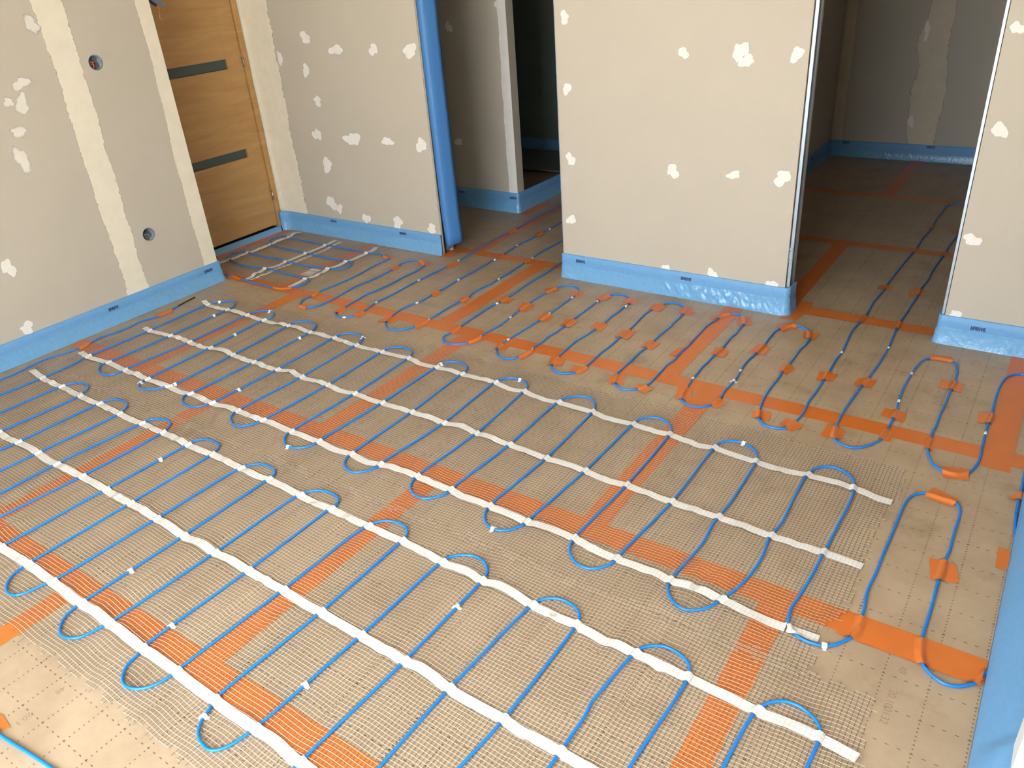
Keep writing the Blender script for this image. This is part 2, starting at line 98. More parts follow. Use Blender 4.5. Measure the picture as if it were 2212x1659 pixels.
  ([(-950,2626),(-900,2607),(-922,2549),(-957,2563)], 'orange tape patch, right side of the eighth near cable bend from the oak door'),
  ([(-795,2598),(-732,2617),(-716,2550),(-784,2548)], 'orange tape patch, left side of the ninth near cable bend from the oak door'),
  ([(-669,2601),(-597,2576),(-624,2516),(-676,2545)], 'orange tape patch, right side of the ninth near cable bend from the oak door'),
  ([(-666,3020),(-595,3025),(-598,2957),(-660,2940)], 'orange tape patch, left one of two before right doorway'),
  ([(-518,3033),(-449,3043),(-458,2965),(-521,2971)], 'orange tape patch, right one of two before right doorway'),
  ([(-663,4055),(-597,4054),(-600,4007),(-664,3993)], 'orange tape patch, left one of two just inside right doorway'),
  ([(-525,4049),(-463,4069),(-446,4002),(-512,3972)], 'orange tape patch, right one of two just inside right doorway'),
  ([(-527,2624),(-457,2611),(-463,2536),(-530,2544)], 'orange tape patch, left side of the tenth near cable bend from the oak door'),
  ([(-375,2840),(-300,2832),(-296,2764),(-379,2778)], 'orange tape patch midway along the cable runs, fourteenth from the oak door'),
  ([(-353,2683),(-318,2679),(-308,2609),(-349,2608)], 'orange tape patch, right side of the tenth near cable bend from the oak door'),
  ([(-311,3369),(-232,3378),(-214,3328),(-305,3319)], 'orange tape patch, top side of the eighth far cable bend from the oak door'),
  ([(-238,3162),(-158,3156),(-157,3085),(-237,3089)], 'orange tape patch, right side of the eighth far cable bend from the oak door'),
  ([(-212,2688),(-183,2693),(-170,2617),(-203,2620)], 'orange tape patch, left side of the eleventh near cable bend from the oak door'),
  ([(-137,2540),(-61,2558),(-46,2492),(-119,2470)], 'orange tape patch, right side of the eleventh near cable bend from the oak door'),
  ([(-79,2961),(-21,2963),(-26,2891),(-76,2882)], 'orange tape patch beside broad seam tape near the right wall'),
  ([(-138,2400),(-56,2371),(-71,2321),(-152,2339)], 'orange tape patch, top of the lone loop at the right end of the middle mat'),
  ([(-87,2045),(-20,2051),(0,1975),(-67,1953)], 'orange tape patch, right leg of the lone loop beside the right wall'),
  ([(69,2185),(98,2187),(134,2099),(73,2091)], 'orange tape patch half hidden by the leaning blue strip, lower'),
  ([(82,2486),(105,2495),(124,2454),(69,2450)], 'orange tape patch half hidden by the leaning blue strip, upper'),
  ([(-207,1714),(-174,1715),(-177,1643),(-208,1642)], 'orange tape patch, left leg of the lone loop at seam tape'),
  ([(-61,1712),(-31,1713),(-23,1633),(-53,1634)], 'orange tape patch, right leg of the lone loop at seam tape'),
  ([(-636,5084),(-573,5088),(-572,5045),(-632,5031)], 'orange tape patch, left one of two deep in right doorway room'),
  ([(-492,5077),(-457,5070),(-428,5020),(-488,5016)], 'orange tape patch, right one of two deep in the dark right room'),
  ([(-3944,2096),(-3915,2187),(-3856,2160),(-3899,2075)], 'orange tape patch on the single left cable near its black tip'),
  ([(-4011,1716),(-3919,1723),(-3887,1645),(-3975,1629)], 'orange tape patch on the single left cable at the seam tape end'),
  ([(-1953,305),(-1917,317),(-1859,309),(-1881,279)], 'orange tape end in the bottom left corner of the photo')],
 'clips': [(-3255,1570),(-3108,1638),(-2775,1744),(-2604,1229),(-3759,1618),(-2221,1539),(-3728,2366),(-3360,2406),(-3602,2227),(-3273,2124),(-2949,2245),(-2658,2393),(-2123,2343),(-1730,2384),(-1254,1528),(-746,2352),(-2115,805),(-1788,732),(-1455,583),(-1298,782),(-1136,1197),(-247,1568),(-938,2781)],
 'sleeves': [(-2900,3465),(-2904,3104),(-2906,2760),(-2705,3561),(-2705,3203),(-2702,2848),(-2496,2700),(-2721,3827),(-2497,3317),(-2513,3674),(-2306,3027),(-2141,2660),(-2141,2905),(-2155,3267),(-1983,3031),(-2002,2691),(-2708,4185),(-2924,2536),(-1988,3260),(-1851,3269),(-1688,3280),(-1845,2656),(-1095,2728),(-946,2878),(-633,3225),(-472,3354),(-344,3155),(-342,2909),(-38,2809),(-336,1585)]}

# ------------------------------------------------------------------ materials
MT = {}
def nodes_of(m):
    nt = m.node_tree; return nt, nt.nodes, nt.links
def mat(name, col, rough=0.6, metal=0.0, spec=0.5, noise=None, bump=None, alpha=None):
    m = bpy.data.materials.new(name); m.use_nodes = True
    nt, N, L = nodes_of(m); b = N['Principled BSDF']
    b.inputs['Base Color'].default_value = (*col, 1); b.inputs['Roughness'].default_value = rough
    b.inputs['Metallic'].default_value = metal
    b.inputs['Specular IOR Level'].default_value = spec
    geo = None
    if noise:
        sc, amt, stretch = noise
        geo = N.new('ShaderNodeNewGeometry'); mp = N.new('ShaderNodeMapping'); mp.inputs['Scale'].default_value = stretch
        L.new(geo.outputs['Position'], mp.inputs['Vector'])
        tx = N.new('ShaderNodeTexNoise'); tx.inputs['Scale'].default_value = sc; tx.inputs['Detail'].default_value = 5
        L.new(mp.outputs[0], tx.inputs['Vector'])
        mx = N.new('ShaderNodeMix'); mx.data_type = 'RGBA'
        lo = [max(0, c*(1-amt)) for c in col]; hi = [min(1, c*(1+amt)) for c in col]
        mx.inputs[6].default_value = (*lo, 1); mx.inputs[7].default_value = (*hi, 1)
        L.new(tx.outputs['Fac'], mx.inputs[0]); L.new(mx.outputs[2], b.inputs['Base Color'])
    if bump:
        sc, st, dist, stretch = bump
        g2 = N.new('ShaderNodeNewGeometry'); mp2 = N.new('ShaderNodeMapping'); mp2.inputs['Scale'].default_value = stretch
        L.new(g2.outputs['Position'], mp2.inputs['Vector'])
        t2 = N.new('ShaderNodeTexNoise'); t2.inputs['Scale'].default_value = sc; t2.inputs['Detail'].default_value = 4
        L.new(mp2.outputs[0], t2.inputs['Vector'])
        bp = N.new('ShaderNodeBump'); bp.inputs['Strength'].default_value = st; bp.inputs['Distance'].default_value = dist
        L.new(t2.outputs['Fac'], bp.inputs['Height']); L.new(bp.outputs[0], b.inputs['Normal'])
    MT[name] = m; return m
O1 = (1, 1, 1)
mat('drywall', (0.475, 0.432, 0.362), 0.85, noise=(3, .04, O1), bump=(180, .06, .001, O1))
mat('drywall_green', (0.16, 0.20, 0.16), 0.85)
mat('ceiling_board', (0.80, 0.78, 0.74), 0.9)
mat('outside_wall', (0.6, 0.57, 0.5), 0.9)
mat('terrace', (0.62, 0.56, 0.46), 0.9, noise=(6, .1, O1))
mat('tape_orange', (0.60, 0.162, 0.028), 0.33, noise=(14, .10, O1), bump=(45, .25, .002, O1))
mat('cable_blue', (0.004, 0.20, 0.70), 0.30)
mat('cable_black', (0.02, 0.017, 0.014), 0.45)
mat('copper_wire', (0.42, 0.12, 0.03), 0.4)
mat('wire_brown', (0.10, 0.06, 0.03), 0.5)
mat('wire_red', (0.40, 0.075, 0.025), 0.45)
mat('wire_green', (0.16, 0.25, 0.12), 0.45)
mat('foam_blue', (0.135, 0.335, 0.61), 0.55, noise=(60, .10, O1), bump=(120, .15, .001, O1))
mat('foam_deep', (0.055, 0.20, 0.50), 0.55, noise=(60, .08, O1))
mat('film_blue', (0.16, 0.37, 0.62), 0.24, noise=(40, .10, O1), bump=(70, .5, .004, (1, 1, .6)))
mat('ink_navy', (0.012, 0.03, 0.10), 0.6)
mat('ink_brown', (0.29, 0.21, 0.145), 0.7)
mat('ink_black', (0.02, 0.02, 0.02), 0.6)
mat('thread_white', (0.86, 0.80, 0.68), 0.45)
mat('thread_grey', (0.19, 0.13, 0.083), 0.6)
mat('plastic_white', (0.86, 0.86, 0.84), 0.35)
mat('paper_white', (0.82, 0.82, 0.80), 0.7)
mat('frame_white', (0.86, 0.86, 0.85), 0.35)
mat('steel', (0.36, 0.42, 0.47), 0.42, metal=0.6, noise=(8, .12, (1, 1, .3)))
mat('steel_warm', (0.50, 0.47, 0.40), 0.45, metal=0.5)
mat('steel_dark', (0.18, 0.18, 0.16), 0.45, metal=0.7)
mat('gap_black', (0.015, 0.013, 0.012), 0.9)  # near-black that stands in for the shade inside gaps
mat('box_plastic', (0.20, 0.26, 0.36), 0.5)
mat('rim_plastic', (0.48, 0.54, 0.58), 0.5)
mat('glass_frosted', (0.060, 0.085, 0.075), 0.25)
mat('grey_board', (0.20, 0.21, 0.18), 0.8)
mat('hinge_metal', (0.45, 0.42, 0.38), 0.35, metal=0.9)

def wood_mat():
    m = bpy.data.materials.new('oak'); m.use_nodes = True; nt, N, L = nodes_of(m); b = N['Principled BSDF']
    g = N.new('ShaderNodeNewGeometry'); mp = N.new('ShaderNodeMapping'); mp.inputs['Scale'].default_value = (1, 1.1, 9)
    L.new(g.outputs['Position'], mp.inputs['Vector'])
    n1 = N.new('ShaderNodeTexNoise'); n1.inputs['Scale'].default_value = 2.2; n1.inputs['Detail'].default_value = 6; n1.inputs['Distortion'].default_value = .6
    L.new(mp.outputs[0], n1.inputs['Vector'])
    mp2 = N.new('ShaderNodeMapping'); mp2.inputs['Scale'].default_value = (1, 4, 160); L.new(g.outputs['Position'], mp2.inputs['Vector'])
    n2 = N.new('ShaderNodeTexNoise'); n2.inputs['Scale'].default_value = 2; n2.inputs['Detail'].default_value = 3; L.new(mp2.outputs[0], n2.inputs['Vector'])
    r = N.new('ShaderNodeValToRGB'); e = r.color_ramp.elements
    e[0].position = .3; e[0].color = (0.38, 0.205, 0.070, 1); e[1].position = .7; e[1].color = (0.52, 0.315, 0.125, 1)
    a = N.new('ShaderNodeMath'); a.operation = 'MULTIPLY_ADD'; a.inputs[1].default_value = .35; L.new(n2.outputs['Fac'], a.inputs[0])
    s = N.new('ShaderNodeMath'); s.operation = 'MULTIPLY'; s.inputs[1].default_value = .65; L.new(n1.outputs['Fac'], s.inputs[0]); L.new(s.outputs[0], a.inputs[2])
    L.new(a.outputs[0], r.inputs[0]); L.new(r.outputs[0], b.inputs['Base Color']); b.inputs['Roughness'].default_value = .5
    MT['oak'] = m
wood_mat()

def plaster_mat(name, col, slope=9, cut=.70):
    """joint compound: opaque in the middle, ragged where the 'feather' attribute runs out"""
    m = bpy.data.materials.new(name); m.use_nodes = True; nt, N, L = nodes_of(m); b = N['Principled BSDF']
    b.inputs['Roughness'].default_value = .8
    g = N.new('ShaderNodeNewGeometry')
    n = N.new('ShaderNodeTexNoise'); n.inputs['Scale'].default_value = 48; n.inputs['Detail'].default_value = 5; L.new(g.outputs['Position'], n.inputs['Vector'])
    n2 = N.new('ShaderNodeTexNoise'); n2.inputs['Scale'].default_value = 16; n2.inputs['Detail'].default_value = 3; L.new(g.outputs['Position'], n2.inputs['Vector'])
    mx = N.new('ShaderNodeMix'); mx.data_type = 'RGBA'
    mx.inputs[6].default_value = (*[c*.86 for c in col], 1); mx.inputs[7].default_value = (*[min(1, c*1.06) for c in col], 1)
    L.new(n2.outputs['Fac'], mx.inputs[0]); L.new(mx.outputs[2], b.inputs['Base Color'])
    at = N.new('ShaderNodeAttribute'); at.attribute_name = 'feather'
    a = N.new('ShaderNodeMath'); a.operation = 'MULTIPLY_ADD'; a.inputs[1].default_value = .75; L.new(n.outputs['Fac'], a.inputs[0]); L.new(at.outputs['Fac'], a.inputs[2])
    s = N.new('ShaderNodeMath'); s.operation = 'SUBTRACT'; s.inputs[1].default_value = cut; L.new(a.outputs[0], s.inputs[0])
    k = N.new('ShaderNodeMath'); k.operation = 'MULTIPLY'; k.inputs[1].default_value = slope; k.use_clamp = True; L.new(s.outputs[0], k.inputs[0])
    L.new(k.outputs[0], b.inputs['Alpha'])
    MT[name] = m
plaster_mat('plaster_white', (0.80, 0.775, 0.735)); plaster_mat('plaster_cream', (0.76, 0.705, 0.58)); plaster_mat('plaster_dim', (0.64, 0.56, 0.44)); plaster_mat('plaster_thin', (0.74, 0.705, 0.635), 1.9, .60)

def board_mat():
    """kraft-faced insulation board with its printed 10 cm dot raster"""
    m = bpy.data.materials.new('kraft_board'); m.use_nodes = True; nt, N, L = nodes_of(m); b = N['Principled BSDF']
    g = N.new('ShaderNodeNewGeometry'); sx = N.new('ShaderNodeSeparateXYZ'); L.new(g.outputs['Position'], sx.inputs[0])
    def M(op, a, c=None, clamp=False, d=None):
        n = N.new('ShaderNodeMath'); n.operation = op; n.use_clamp = clamp
        for i, v in enumerate((a, c, d)):
            if v is None: continue
            if isinstance(v, (int, float)): n.inputs[i].default_value = v
            else: L.new(v, n.inputs[i])
        return n.outputs[0]
    def dist(v, pitch, off):       # distance to the nearest multiple
        f = M('FRACT', M('ADD', M('MULTIPLY', v, 1/pitch), off/pitch + .5 + 100))
        return M('MULTIPLY', M('ABSOLUTE', M('SUBTRACT', f, .5)), pitch)
    X, Y = sx.outputs[0], sx.outputs[1]
    a = dist(X, .1, .004); c = dist(Y, .0125, 0)
    d1 = M('SQRT', M('ADD', M('MULTIPLY', a, a), M('MULTIPLY', c, c)))
    m1 = M('LESS_THAN', d1, .0021)
    e = dist(Y, .1, -.060); f = dist(X, .025, .004); 
    m2 = M('MULTIPLY', M('LESS_THAN', e, .0013), M('LESS_THAN', f, .0042))
    nv = N.new('ShaderNodeTexNoise'); nv.inputs['Scale'].default_value = 2.2; nv.inputs['Detail'].default_value = 3; L.new(g.outputs['Position'], nv.inputs['Vector'])
    vis = M('MULTIPLY', M('MAXIMUM', m1, m2), M('MULTIPLY_ADD', nv.outputs['Fac'], 1.6, True, -.05))
    st = N.new('ShaderNodeTexNoise'); st.inputs['Scale'].default_value = 5; st.inputs['Detail'].default_value = 7; st.inputs['Roughness'].default_value = .65; L.new(g.outputs['Position'], st.inputs['Vector'])
    rp = N.new('ShaderNodeValToRGB'); E = rp.color_ramp.elements
    E[0].position = .34; E[0].color = (0.362, 0.268, 0.180, 1); E[1].position = .62; E[1].color = (0.432, 0.330, 0.228, 1)
    L.new(st.outputs['Fac'], rp.inputs[0])
    oi = N.new('ShaderNodeObjectInfo')
    br = N.new('ShaderNodeHueSaturation'); L.new(rp.outputs[0], br.inputs['Color'])
    L.new(M('MULTIPLY_ADD', oi.outputs['Random'], .08, False, .96), br.inputs['Value'])
    sf = N.new('ShaderNodeTexNoise'); sf.inputs['Scale'].default_value = 3.1; sf.inputs['Detail'].default_value = 9; sf.inputs['Roughness'].default_value = .72; L.new(g.outputs['Position'], sf.inputs['Vector'])
    sr = N.new('ShaderNodeValToRGB'); sr.color_ramp.elements[0].position = .56; sr.color_ramp.elements[0].color = (1, 1, 1, 1); sr.color_ramp.elements[1].position = .74; sr.color_ramp.elements[1].color = (.66, .62, .60, 1); L.new(sf.outputs['Fac'], sr.inputs[0])
    sm = N.new('ShaderNodeMix'); sm.data_type = 'RGBA'; sm.blend_type = 'MULTIPLY'; sm.inputs[0].default_value = 1; L.new(br.outputs[0], sm.inputs[6]); L.new(sr.outputs[0], sm.inputs[7])
    mx = N.new('ShaderNodeMix'); mx.data_type = 'RGBA'; L.new(vis, mx.inputs[0]); L.new(sm.outputs[2], mx.inputs[6]); mx.inputs[7].default_value = (.085, .055, .035, 1)
    L.new(mx.outputs[2], b.inputs['Base Color']); b.inputs['Roughness'].default_value = .46
    bt = N.new('ShaderNodeTexNoise'); bt.inputs['Scale'].default_value = 70; L.new(g.outputs['Position'], bt.inputs['Vector'])
    bp = N.new('ShaderNodeBump'); bp.inputs['Strength'].default_value = .12; bp.inputs['Distance'].default_value = .002; L.new(bt.outputs['Fac'], bp.inputs['Height']); L.new(bp.outputs[0], b.inputs['Normal'])
    MT['kraft_board'] = m
board_mat()

def fabric_mat():
    m = bpy.data.materials.new('strip_fabric'); m.use_nodes = True; nt, N, L = nodes_of(m); b = N['Principled BSDF']
    uv = N.new('ShaderNodeUVMap'); uv.uv_map = 'uv'
    bk = N.new('ShaderNodeTexBrick'); bk.inputs['Scale'].default_value = 1; bk.offset = .0
    bk.inputs['Color1'].default_value = (.76, .75, .73, 1); bk.inputs['Color2'].default_value = (.72, .71, .69, 1); bk.inputs['Mortar'].default_value = (.50, .49, .47, 1)
    bk.inputs['Mortar Size'].default_value = .05; bk.inputs['Brick Width'].default_value = 1.0; bk.inputs['Row Height'].default_value = 1.0; bk.inputs['Mortar Smooth'].default_value = .4
    L.new(uv.outputs[0], bk.inputs['Vector']); L.new(bk.outputs['Color'], b.inputs['Base Color']); b.inputs['Roughness'].default_value = .75
    MT['strip_fabric'] = m
fabric_mat()

# ------------------------------------------------------------------ helpers
COL = scene.collection
def link(o, parent=None):
    COL.objects.link(o)
    if parent is not None: o.parent = parent
    return o
def tag(o, label=None, cat=None, group=None, kind=None):
    if label: o['label'] = label
    if cat: o['category'] = cat
    if group: o['group'] = group
    if kind: o['kind'] = kind
    return o
def empty(name, loc=(0, 0, 0)):
    o = bpy.data.objects.new(name, None); o.location = loc; o.empty_display_size = .1; COL.objects.link(o); return o
def mesh(name, V, F, m, parent=None, smooth=False):
    me = bpy.data.meshes.new(name); me.from_pydata([tuple(map(float, v)) for v in V], [], [tuple(map(int, f)) for f in F])
    me.materials.append(MT[m])
    if smooth: me.polygons.foreach_set('use_smooth', [True]*len(me.polygons))
    me.update(); return link(bpy.data.objects.new(name, me), parent)
def boxvf(x0, x1, y0, y1, z0, z1):
    V = [(x0, y0, z0), (x1, y0, z0), (x1, y1, z0), (x0, y1, z0), (x0, y0, z1), (x1, y0, z1), (x1, y1, z1), (x0, y1, z1)]
    F = [(0, 3, 2, 1), (4, 5, 6, 7), (0, 1, 5, 4), (1, 2, 6, 5), (2, 3, 7, 6), (3, 0, 4, 7)]
    return V, F
def box(name, x0, x1, y0, y1, z0, z1, m, parent=None, bevel=0):
    V, F = boxvf(x0, x1, y0, y1, z0, z1)
    o = mesh(name, V, F, m, parent)
    if bevel:
        bm = bmesh.new(); bm.from_mesh(o.data); bmesh.ops.bevel(bm, geom=bm.edges[:], offset=bevel, segments=2, affect='EDGES', profile=.5); bm.to_mesh(o.data); bm.free()
    return o
def catmull(P, step=.010):
    P = np.array(P, float); n = len(P)
    out = []
    E = np.vstack([2*P[0]-P[1], P, 2*P[-1]-P[-2]])
    for i in range(n-1):
        p0, p1, p2, p3 = E[i], E[i+1], E[i+2], E[i+3]
        # centripetal
        def tj(a, b): return max(np.linalg.norm(b-a), 1e-6)**.5
        t0 = 0; t1 = t0+tj(p0, p1); t2 = t1+tj(p1, p2); t3 = t2+tj(p2, p3)
        k = max(2, int(np.ceil(np.linalg.norm(p2-p1)/step)))
        t = np.linspace(t1, t2, k, endpoint=False)[:, None]
        A1 = (t1-t)/(t1-t0)*p0+(t-t0)/(t1-t0)*p1; A2 = (t2-t)/(t2-t1)*p1+(t-t1)/(t2-t1)*p2; A3 = (t3-t)/(t3-t2)*p2+(t-t2)/(t3-t2)*p3
        B1 = (t2-t)/(t2-t0)*A1+(t-t0)/(t2-t0)*A2; B2 = (t3-t)/(t3-t1)*A2+(t-t1)/(t3-t1)*A3
        out.append((t2-t)/(t2-t1)*B1+(t-t1)/(t2-t1)*B2)
    out.append(P[-1:]); return np.vstack(out)
def tube_vf(P, r, sides=8, cap=True):
    P = np.asarray(P, float); n = len(P)
    T = np.gradient(P, axis=0); T /= np.maximum(np.linalg.norm(T, axis=1), 1e-9)[:, None]
    up = np.tile([0, 0, 1.], (n, 1)); par = np.abs(T[:, 2]) > .9; up[par] = [1, 0, 0]
    S = np.cross(T, up); S /= np.linalg.norm(S, axis=1)[:, None]; U = np.cross(S, T)
    ang = np.arange(sides)*2*np.pi/sides
    V = (P[:, None, :]+r*(np.cos(ang)[None, :, None]*S[:, None, :]+np.sin(ang)[None, :, None]*U[:, None, :])).reshape(-1, 3)
    F = []
    for i in range(n-1):
        for j in range(sides):
            a = i*sides+j; c = i*sides+(j+1) % sides; F.append((a, c, c+sides, a+sides))
    if cap: F.append(tuple(range(sides))[::-1]); F.append(tuple((n-1)*sides+j for j in range(sides)))
    return V, F
def tube(name, P, r, m, parent=None, sides=8):
    V, F = tube_vf(P, r, sides); return mesh(name, V, F, m, parent, True)
class Noise2:
    def __init__(s, seed, lo, hi, n=10):
        g = np.random.default_rng(seed); k = lo*(hi/lo)**g.random(n); a = g.random(n)*2*np.pi
        s.kx, s.ky, s.ph, s.n = k*np.cos(a), k*np.sin(a), g.random(n)*2*np.pi, n
    def __call__(s, x, y):
        x = np.asarray(x, float)[..., None]; y = np.asarray(y, float)[..., None]
        return np.sin(x*s.kx+y*s.ky+s.ph).sum(-1)/math.sqrt(s.n/2)
def dist_to(x, y, C):
    """distance of every (x, y) to the point cloud C"""
    sh = np.shape(x); Q = np.stack([np.ravel(x), np.ravel(y)], 1).astype(np.float32); C = C.astype(np.float32)
    out = np.empty(len(Q), np.float32)
    for i in range(0, len(Q), 2000):
        q = Q[i:i+2000]; lo = q.min(0)-.12; hi = q.max(0)+.12
        c = C[((C > lo) & (C < hi)).all(1)]
        if len(c) == 0: out[i:i+2000] = .12; continue
        d = ((q[:, None, :]-c[None])**2).sum(2).min(1); out[i:i+2000] = np.sqrt(d)
    return np.minimum(out, .12).reshape(sh)
def holder(name, label, cat, group=None, loc=(0, 0, 0)): return tag(empty(name, loc), label, cat, group)

# ------------------------------------------------------------------ the shell
H = 2.5
def struct(o): return tag(o, kind='structure')
floor = struct(box('floor', -5.3, 1.3, -1.45, 6.9, -.12, -.031, 'terrace'))
rows = [(-1.44, -.315, [-2.82, -1.62, -.42, .78]), (-.315, .685, [-3.41, -2.21, -1.01, .19]), (.685, 1.68, [-4.0, -2.80, -1.60, -.40, .8]), (1.68, 2.685, [-4.62, -3.42, -2.20, -1.0, .2]),
        (2.685, 3.63, [-4.8, -3.61, -2.405, -1.205, .015]), (3.63, 4.63, [-4.1, -2.90, -.985, .22]), (4.63, 5.64, [-4.3, -3.1, -1.6, .6]), (5.64, 6.9, [-4.2, -2.2, -.965, .24])]
for y0, y1, xs in rows:
    e = [-5.3]+xs+[1.3]
    for a, c in zip(e[:-1], e[1:]): box('insulation_board', a+.0008, c-.0008, y0+.0008, y1-.0008, -.030, 0, 'kraft_board', floor)
struct(box('ceiling', -5.3, 1.3, -1.45, 6.9, H, H+.1, 'ceiling_board'))

XL, XD, YB = -4.035, -4.47, 3.512
OUT = [(1.93, 0.0)]
BOXES = [(2.239, 1.268), (2.246, 0.398)]
def left_wall():
    bm = bmesh.new()
    def loop(pts):
        vs_ = [bm.verts.new((XL, y, z)) for y, z in pts]
        return [bm.edges.new((vs_[i], vs_[(i+1) % len(vs_)])) for i in range(len(vs_))]
    ed = loop([(-1.2, -.03), (2.614, -.03), (2.614, H), (-1.2, H)])
    for y, z in BOXES: ed += loop([(y+.0335*math.cos(t*math.pi/16), z+.0335*math.sin(t*math.pi/16)) for t in range(32)])
    bmesh.ops.triangle_fill(bm, use_beauty=True, edges=ed)
    me = bpy.data.meshes.new('wall_left'); 
    bmesh.ops.recalc_face_normals(bm, faces=bm.faces[:])
    bm.to_mesh(me); bm.free(); me.materials.append(MT['drywall']); o = link(bpy.data.objects.new('wall_left', me))
    V, F = boxvf(-4.2, XL-.0001, 2.60, 2.614, -.03, H)
    mesh('return_panel', V, F, 'drywall', o)
    return struct(o)
wl = left_wall()
struct(box('wall_recess', XD, XL-.01, 2.59, 2.604, -.03, H, 'drywall'))
# wall with the oak door
wd = struct(box('wall_door', XD-.1, XD, 3.476, 3.62, -.03, H, 'drywall'))
box('lintel_panel', XD-.1, XD, 2.60, 3.476, 2.12, H, 'drywall', wd); box('jamb_panel', XD-.1, XD, 2.56, 2.66, -.03, 2.12, 'drywall', wd)
OPL, OPR = (-3.052, -2.183), (-.978, -.302)
wbl = struct(box('wall_back_left', XD-.1, OPL[0], YB, YB+.013, -.03, H, 'drywall'))
box('rear_panel', XD-.1, OPL[0], YB+.09, YB+.103, -.03, H, 'drywall', wbl); box('lintel_panel', OPL[0], OPL[1], YB, YB+.1, 2.12, H, 'drywall', wbl); box('light_block', XD-.1, OPL[0]-.07, YB+.013, YB+.09, -.03, H, 'gap_black', wbl)  # last box: unseen dark filler added inside the wall to block light
wbm = struct(box('wall_back_middle', OPL[1], OPR[0], YB, YB+.013, -.03, H, 'drywall'))
box('rear_panel', OPL[1], OPR[0]+.012, YB+.09, YB+.103, -.03, H, 'drywall', wbm); box('lintel_panel', OPR[0], OPR[1], YB, YB+.1, 2.12, H, 'drywall', wbm); box('light_block', OPL[1]+.02, OPR[0]-.06, YB+.013, YB+.09, -.03, H, 'gap_black', wbm)  # hidden light-blocking box added between the two sheets here as well
wbr = struct(box('wall_back_right', OPR[1], 1.3, YB, YB+.013, -.03, H, 'drywall'))
box('rear_panel', OPR[1], 1.3, YB+.09, YB+.103, -.03, H, 'drywall', wbr); box('light_block', OPR[1]+.02, 1.3, YB+.013, YB+.09, -.03, H, 'gap_black', wbr)  # another unseen dark box added to keep light out of the cavity
XR = .20
wr = struct(box('wall_right', XR, XR+.25, 1.41, YB, -.03, H, 'drywall'))
box('lintel_panel', XR, XR+.25, -1.2, 1.41, 2.22, H, 'drywall', wr)
WX0, WX1, YF = -2.20, .10, -1.20
wf = struct(box('wall_front', -5.3, WX0, YF-.25, YF, -.03, H, 'drywall'))
box('pier_panel', WX1, .45, YF-.25, YF, -.03, H, 'drywall', wf); box('lintel_panel', WX0, WX1, YF-.25, YF, 2.2, H, 'drywall', wf)
struct(box('wall_outer_left', -5.4, -5.3, -1.45, 7.0, -.1, H, 'drywall')); struct(box('wall_outer_rear', -5.3, 1.3, 6.9, 7.0, -.1, H, 'drywall'))
struct(box('wall_outer_right', 1.3, 1.4, 3.3, 7.0, -.1, H, 'drywall'))
# rooms behind the back wall
wh = struct(box('wall_hall', -5.3, -3.11, 4.43, 4.509, -.03, H, 'drywall'))
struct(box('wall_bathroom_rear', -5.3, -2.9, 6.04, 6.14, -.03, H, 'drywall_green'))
struct(box('wall_bathroom_side', -3.17, -3.11, 5.45, 6.04, -.03, H, 'drywall'))
wrl = struct(box('wall_far_room_left', -1.72, -1.62, YB+.103, 6.9, -.03, H, 'drywall'))
wrr = struct(box('wall_far_room_rear', -1.62, 1.3, 6.672, 6.8, -.03, H, 'drywall'))
# french window behind the camera, white door in the right wall
win = struct(empty('window_1', (-1.05, YF, 0)))
def wbox(root, n, *a):
    o = box(n, *a, 'frame_white', None, .004); o.parent = root; o.matrix_parent_inverse = Matrix.Translation(-root.location); return o
wbox(win, 'window_jamb', WX0, WX0+.07, YF-.16, YF-.09, -.03, 2.2); wbox(win, 'window_jamb', WX1-.07, WX1, YF-.16, YF-.09, -.03, 2.2)
wbox(win, 'window_head', WX0+.07, WX1-.07, YF-.16, YF-.09, 2.13, 2.2); wbox(win, 'window_sill', WX0+.07, WX1-.07, YF-.16, YF-.09, -.03, .012)
dr2 = struct(empty('door_2', (XR, .4, 0)))
wbox(dr2, 'door_jamb', .165, .27, 1.31, 1.40, -.03, 2.22); wbox(dr2, 'door_jamb', .20, .27, -1.20, -1.12, -.03, 2.22); wbox(dr2, 'door_head', .20, .27, -1.12, 1.31, 2.14, 2.22)
wbox(dr2, 'door_leaf', .225, .265, -1.12, .092, .0, 2.14); wbox(dr2, 'door_leaf', .225, .265, .098, 1.31, .0, 2.14)
struct(box('terrace', -9, 9, -12, -1.46, -.18, -.10, 'terrace'))

# ------------------------------------------------------------------ joint compound on the walls (parts of the wall they sit on)
def set_feather(o, vals):
    at = o.data.attributes.new('feather', 'FLOAT', 'POINT'); at.data.foreach_set('value', np.array(vals, np.float32))
def on_plane(axis, pos, u, v, off):
    return (u, pos-off, v) if axis == 'y' else (pos+off, u, v)
def patch(parent, axis, pos, u, v, w, h, m='plaster_white', seed=0, off=.0006, lean=0):
    rg = random.Random(seed); n = 26; off += (seed % 6)*.0002; V = [on_plane(axis, pos, u, v, off)]; fe = [1.0]
    ph = [rg.random()*6.28 for _ in range(5)]
    rad = [1+.20*math.sin(2*t*6.283/n+ph[0])+.14*math.sin(3*t*6.283/n+ph[1])+.10*math.sin(5*t*6.283/n+ph[2])+.06*rg.uniform(-1, 1) for t in range(n)]
    for k, f in ((.5, .95), (.8, .62), (1.12, .0)):
        for t in range(n):
            a = t*6.283185/n; r = rad[t]*k
            V.append(on_plane(axis, pos, u+.5*w*r*math.cos(a)+lean*r*math.sin(a)*h, v+.5*h*r*math.sin(a), off)); fe.append(f)
    F = [(0, 1+t, 1+(t+1) % n) for t in range(n)]
    for k in range(2):
        for t in range(n):
            a = 1+k*n+t; c = 1+k*n+(t+1) % n; F.append((a, a+n, c+n, c))
    o = mesh('plaster_patch', V, F, m, parent); set_feather(o, fe); return o
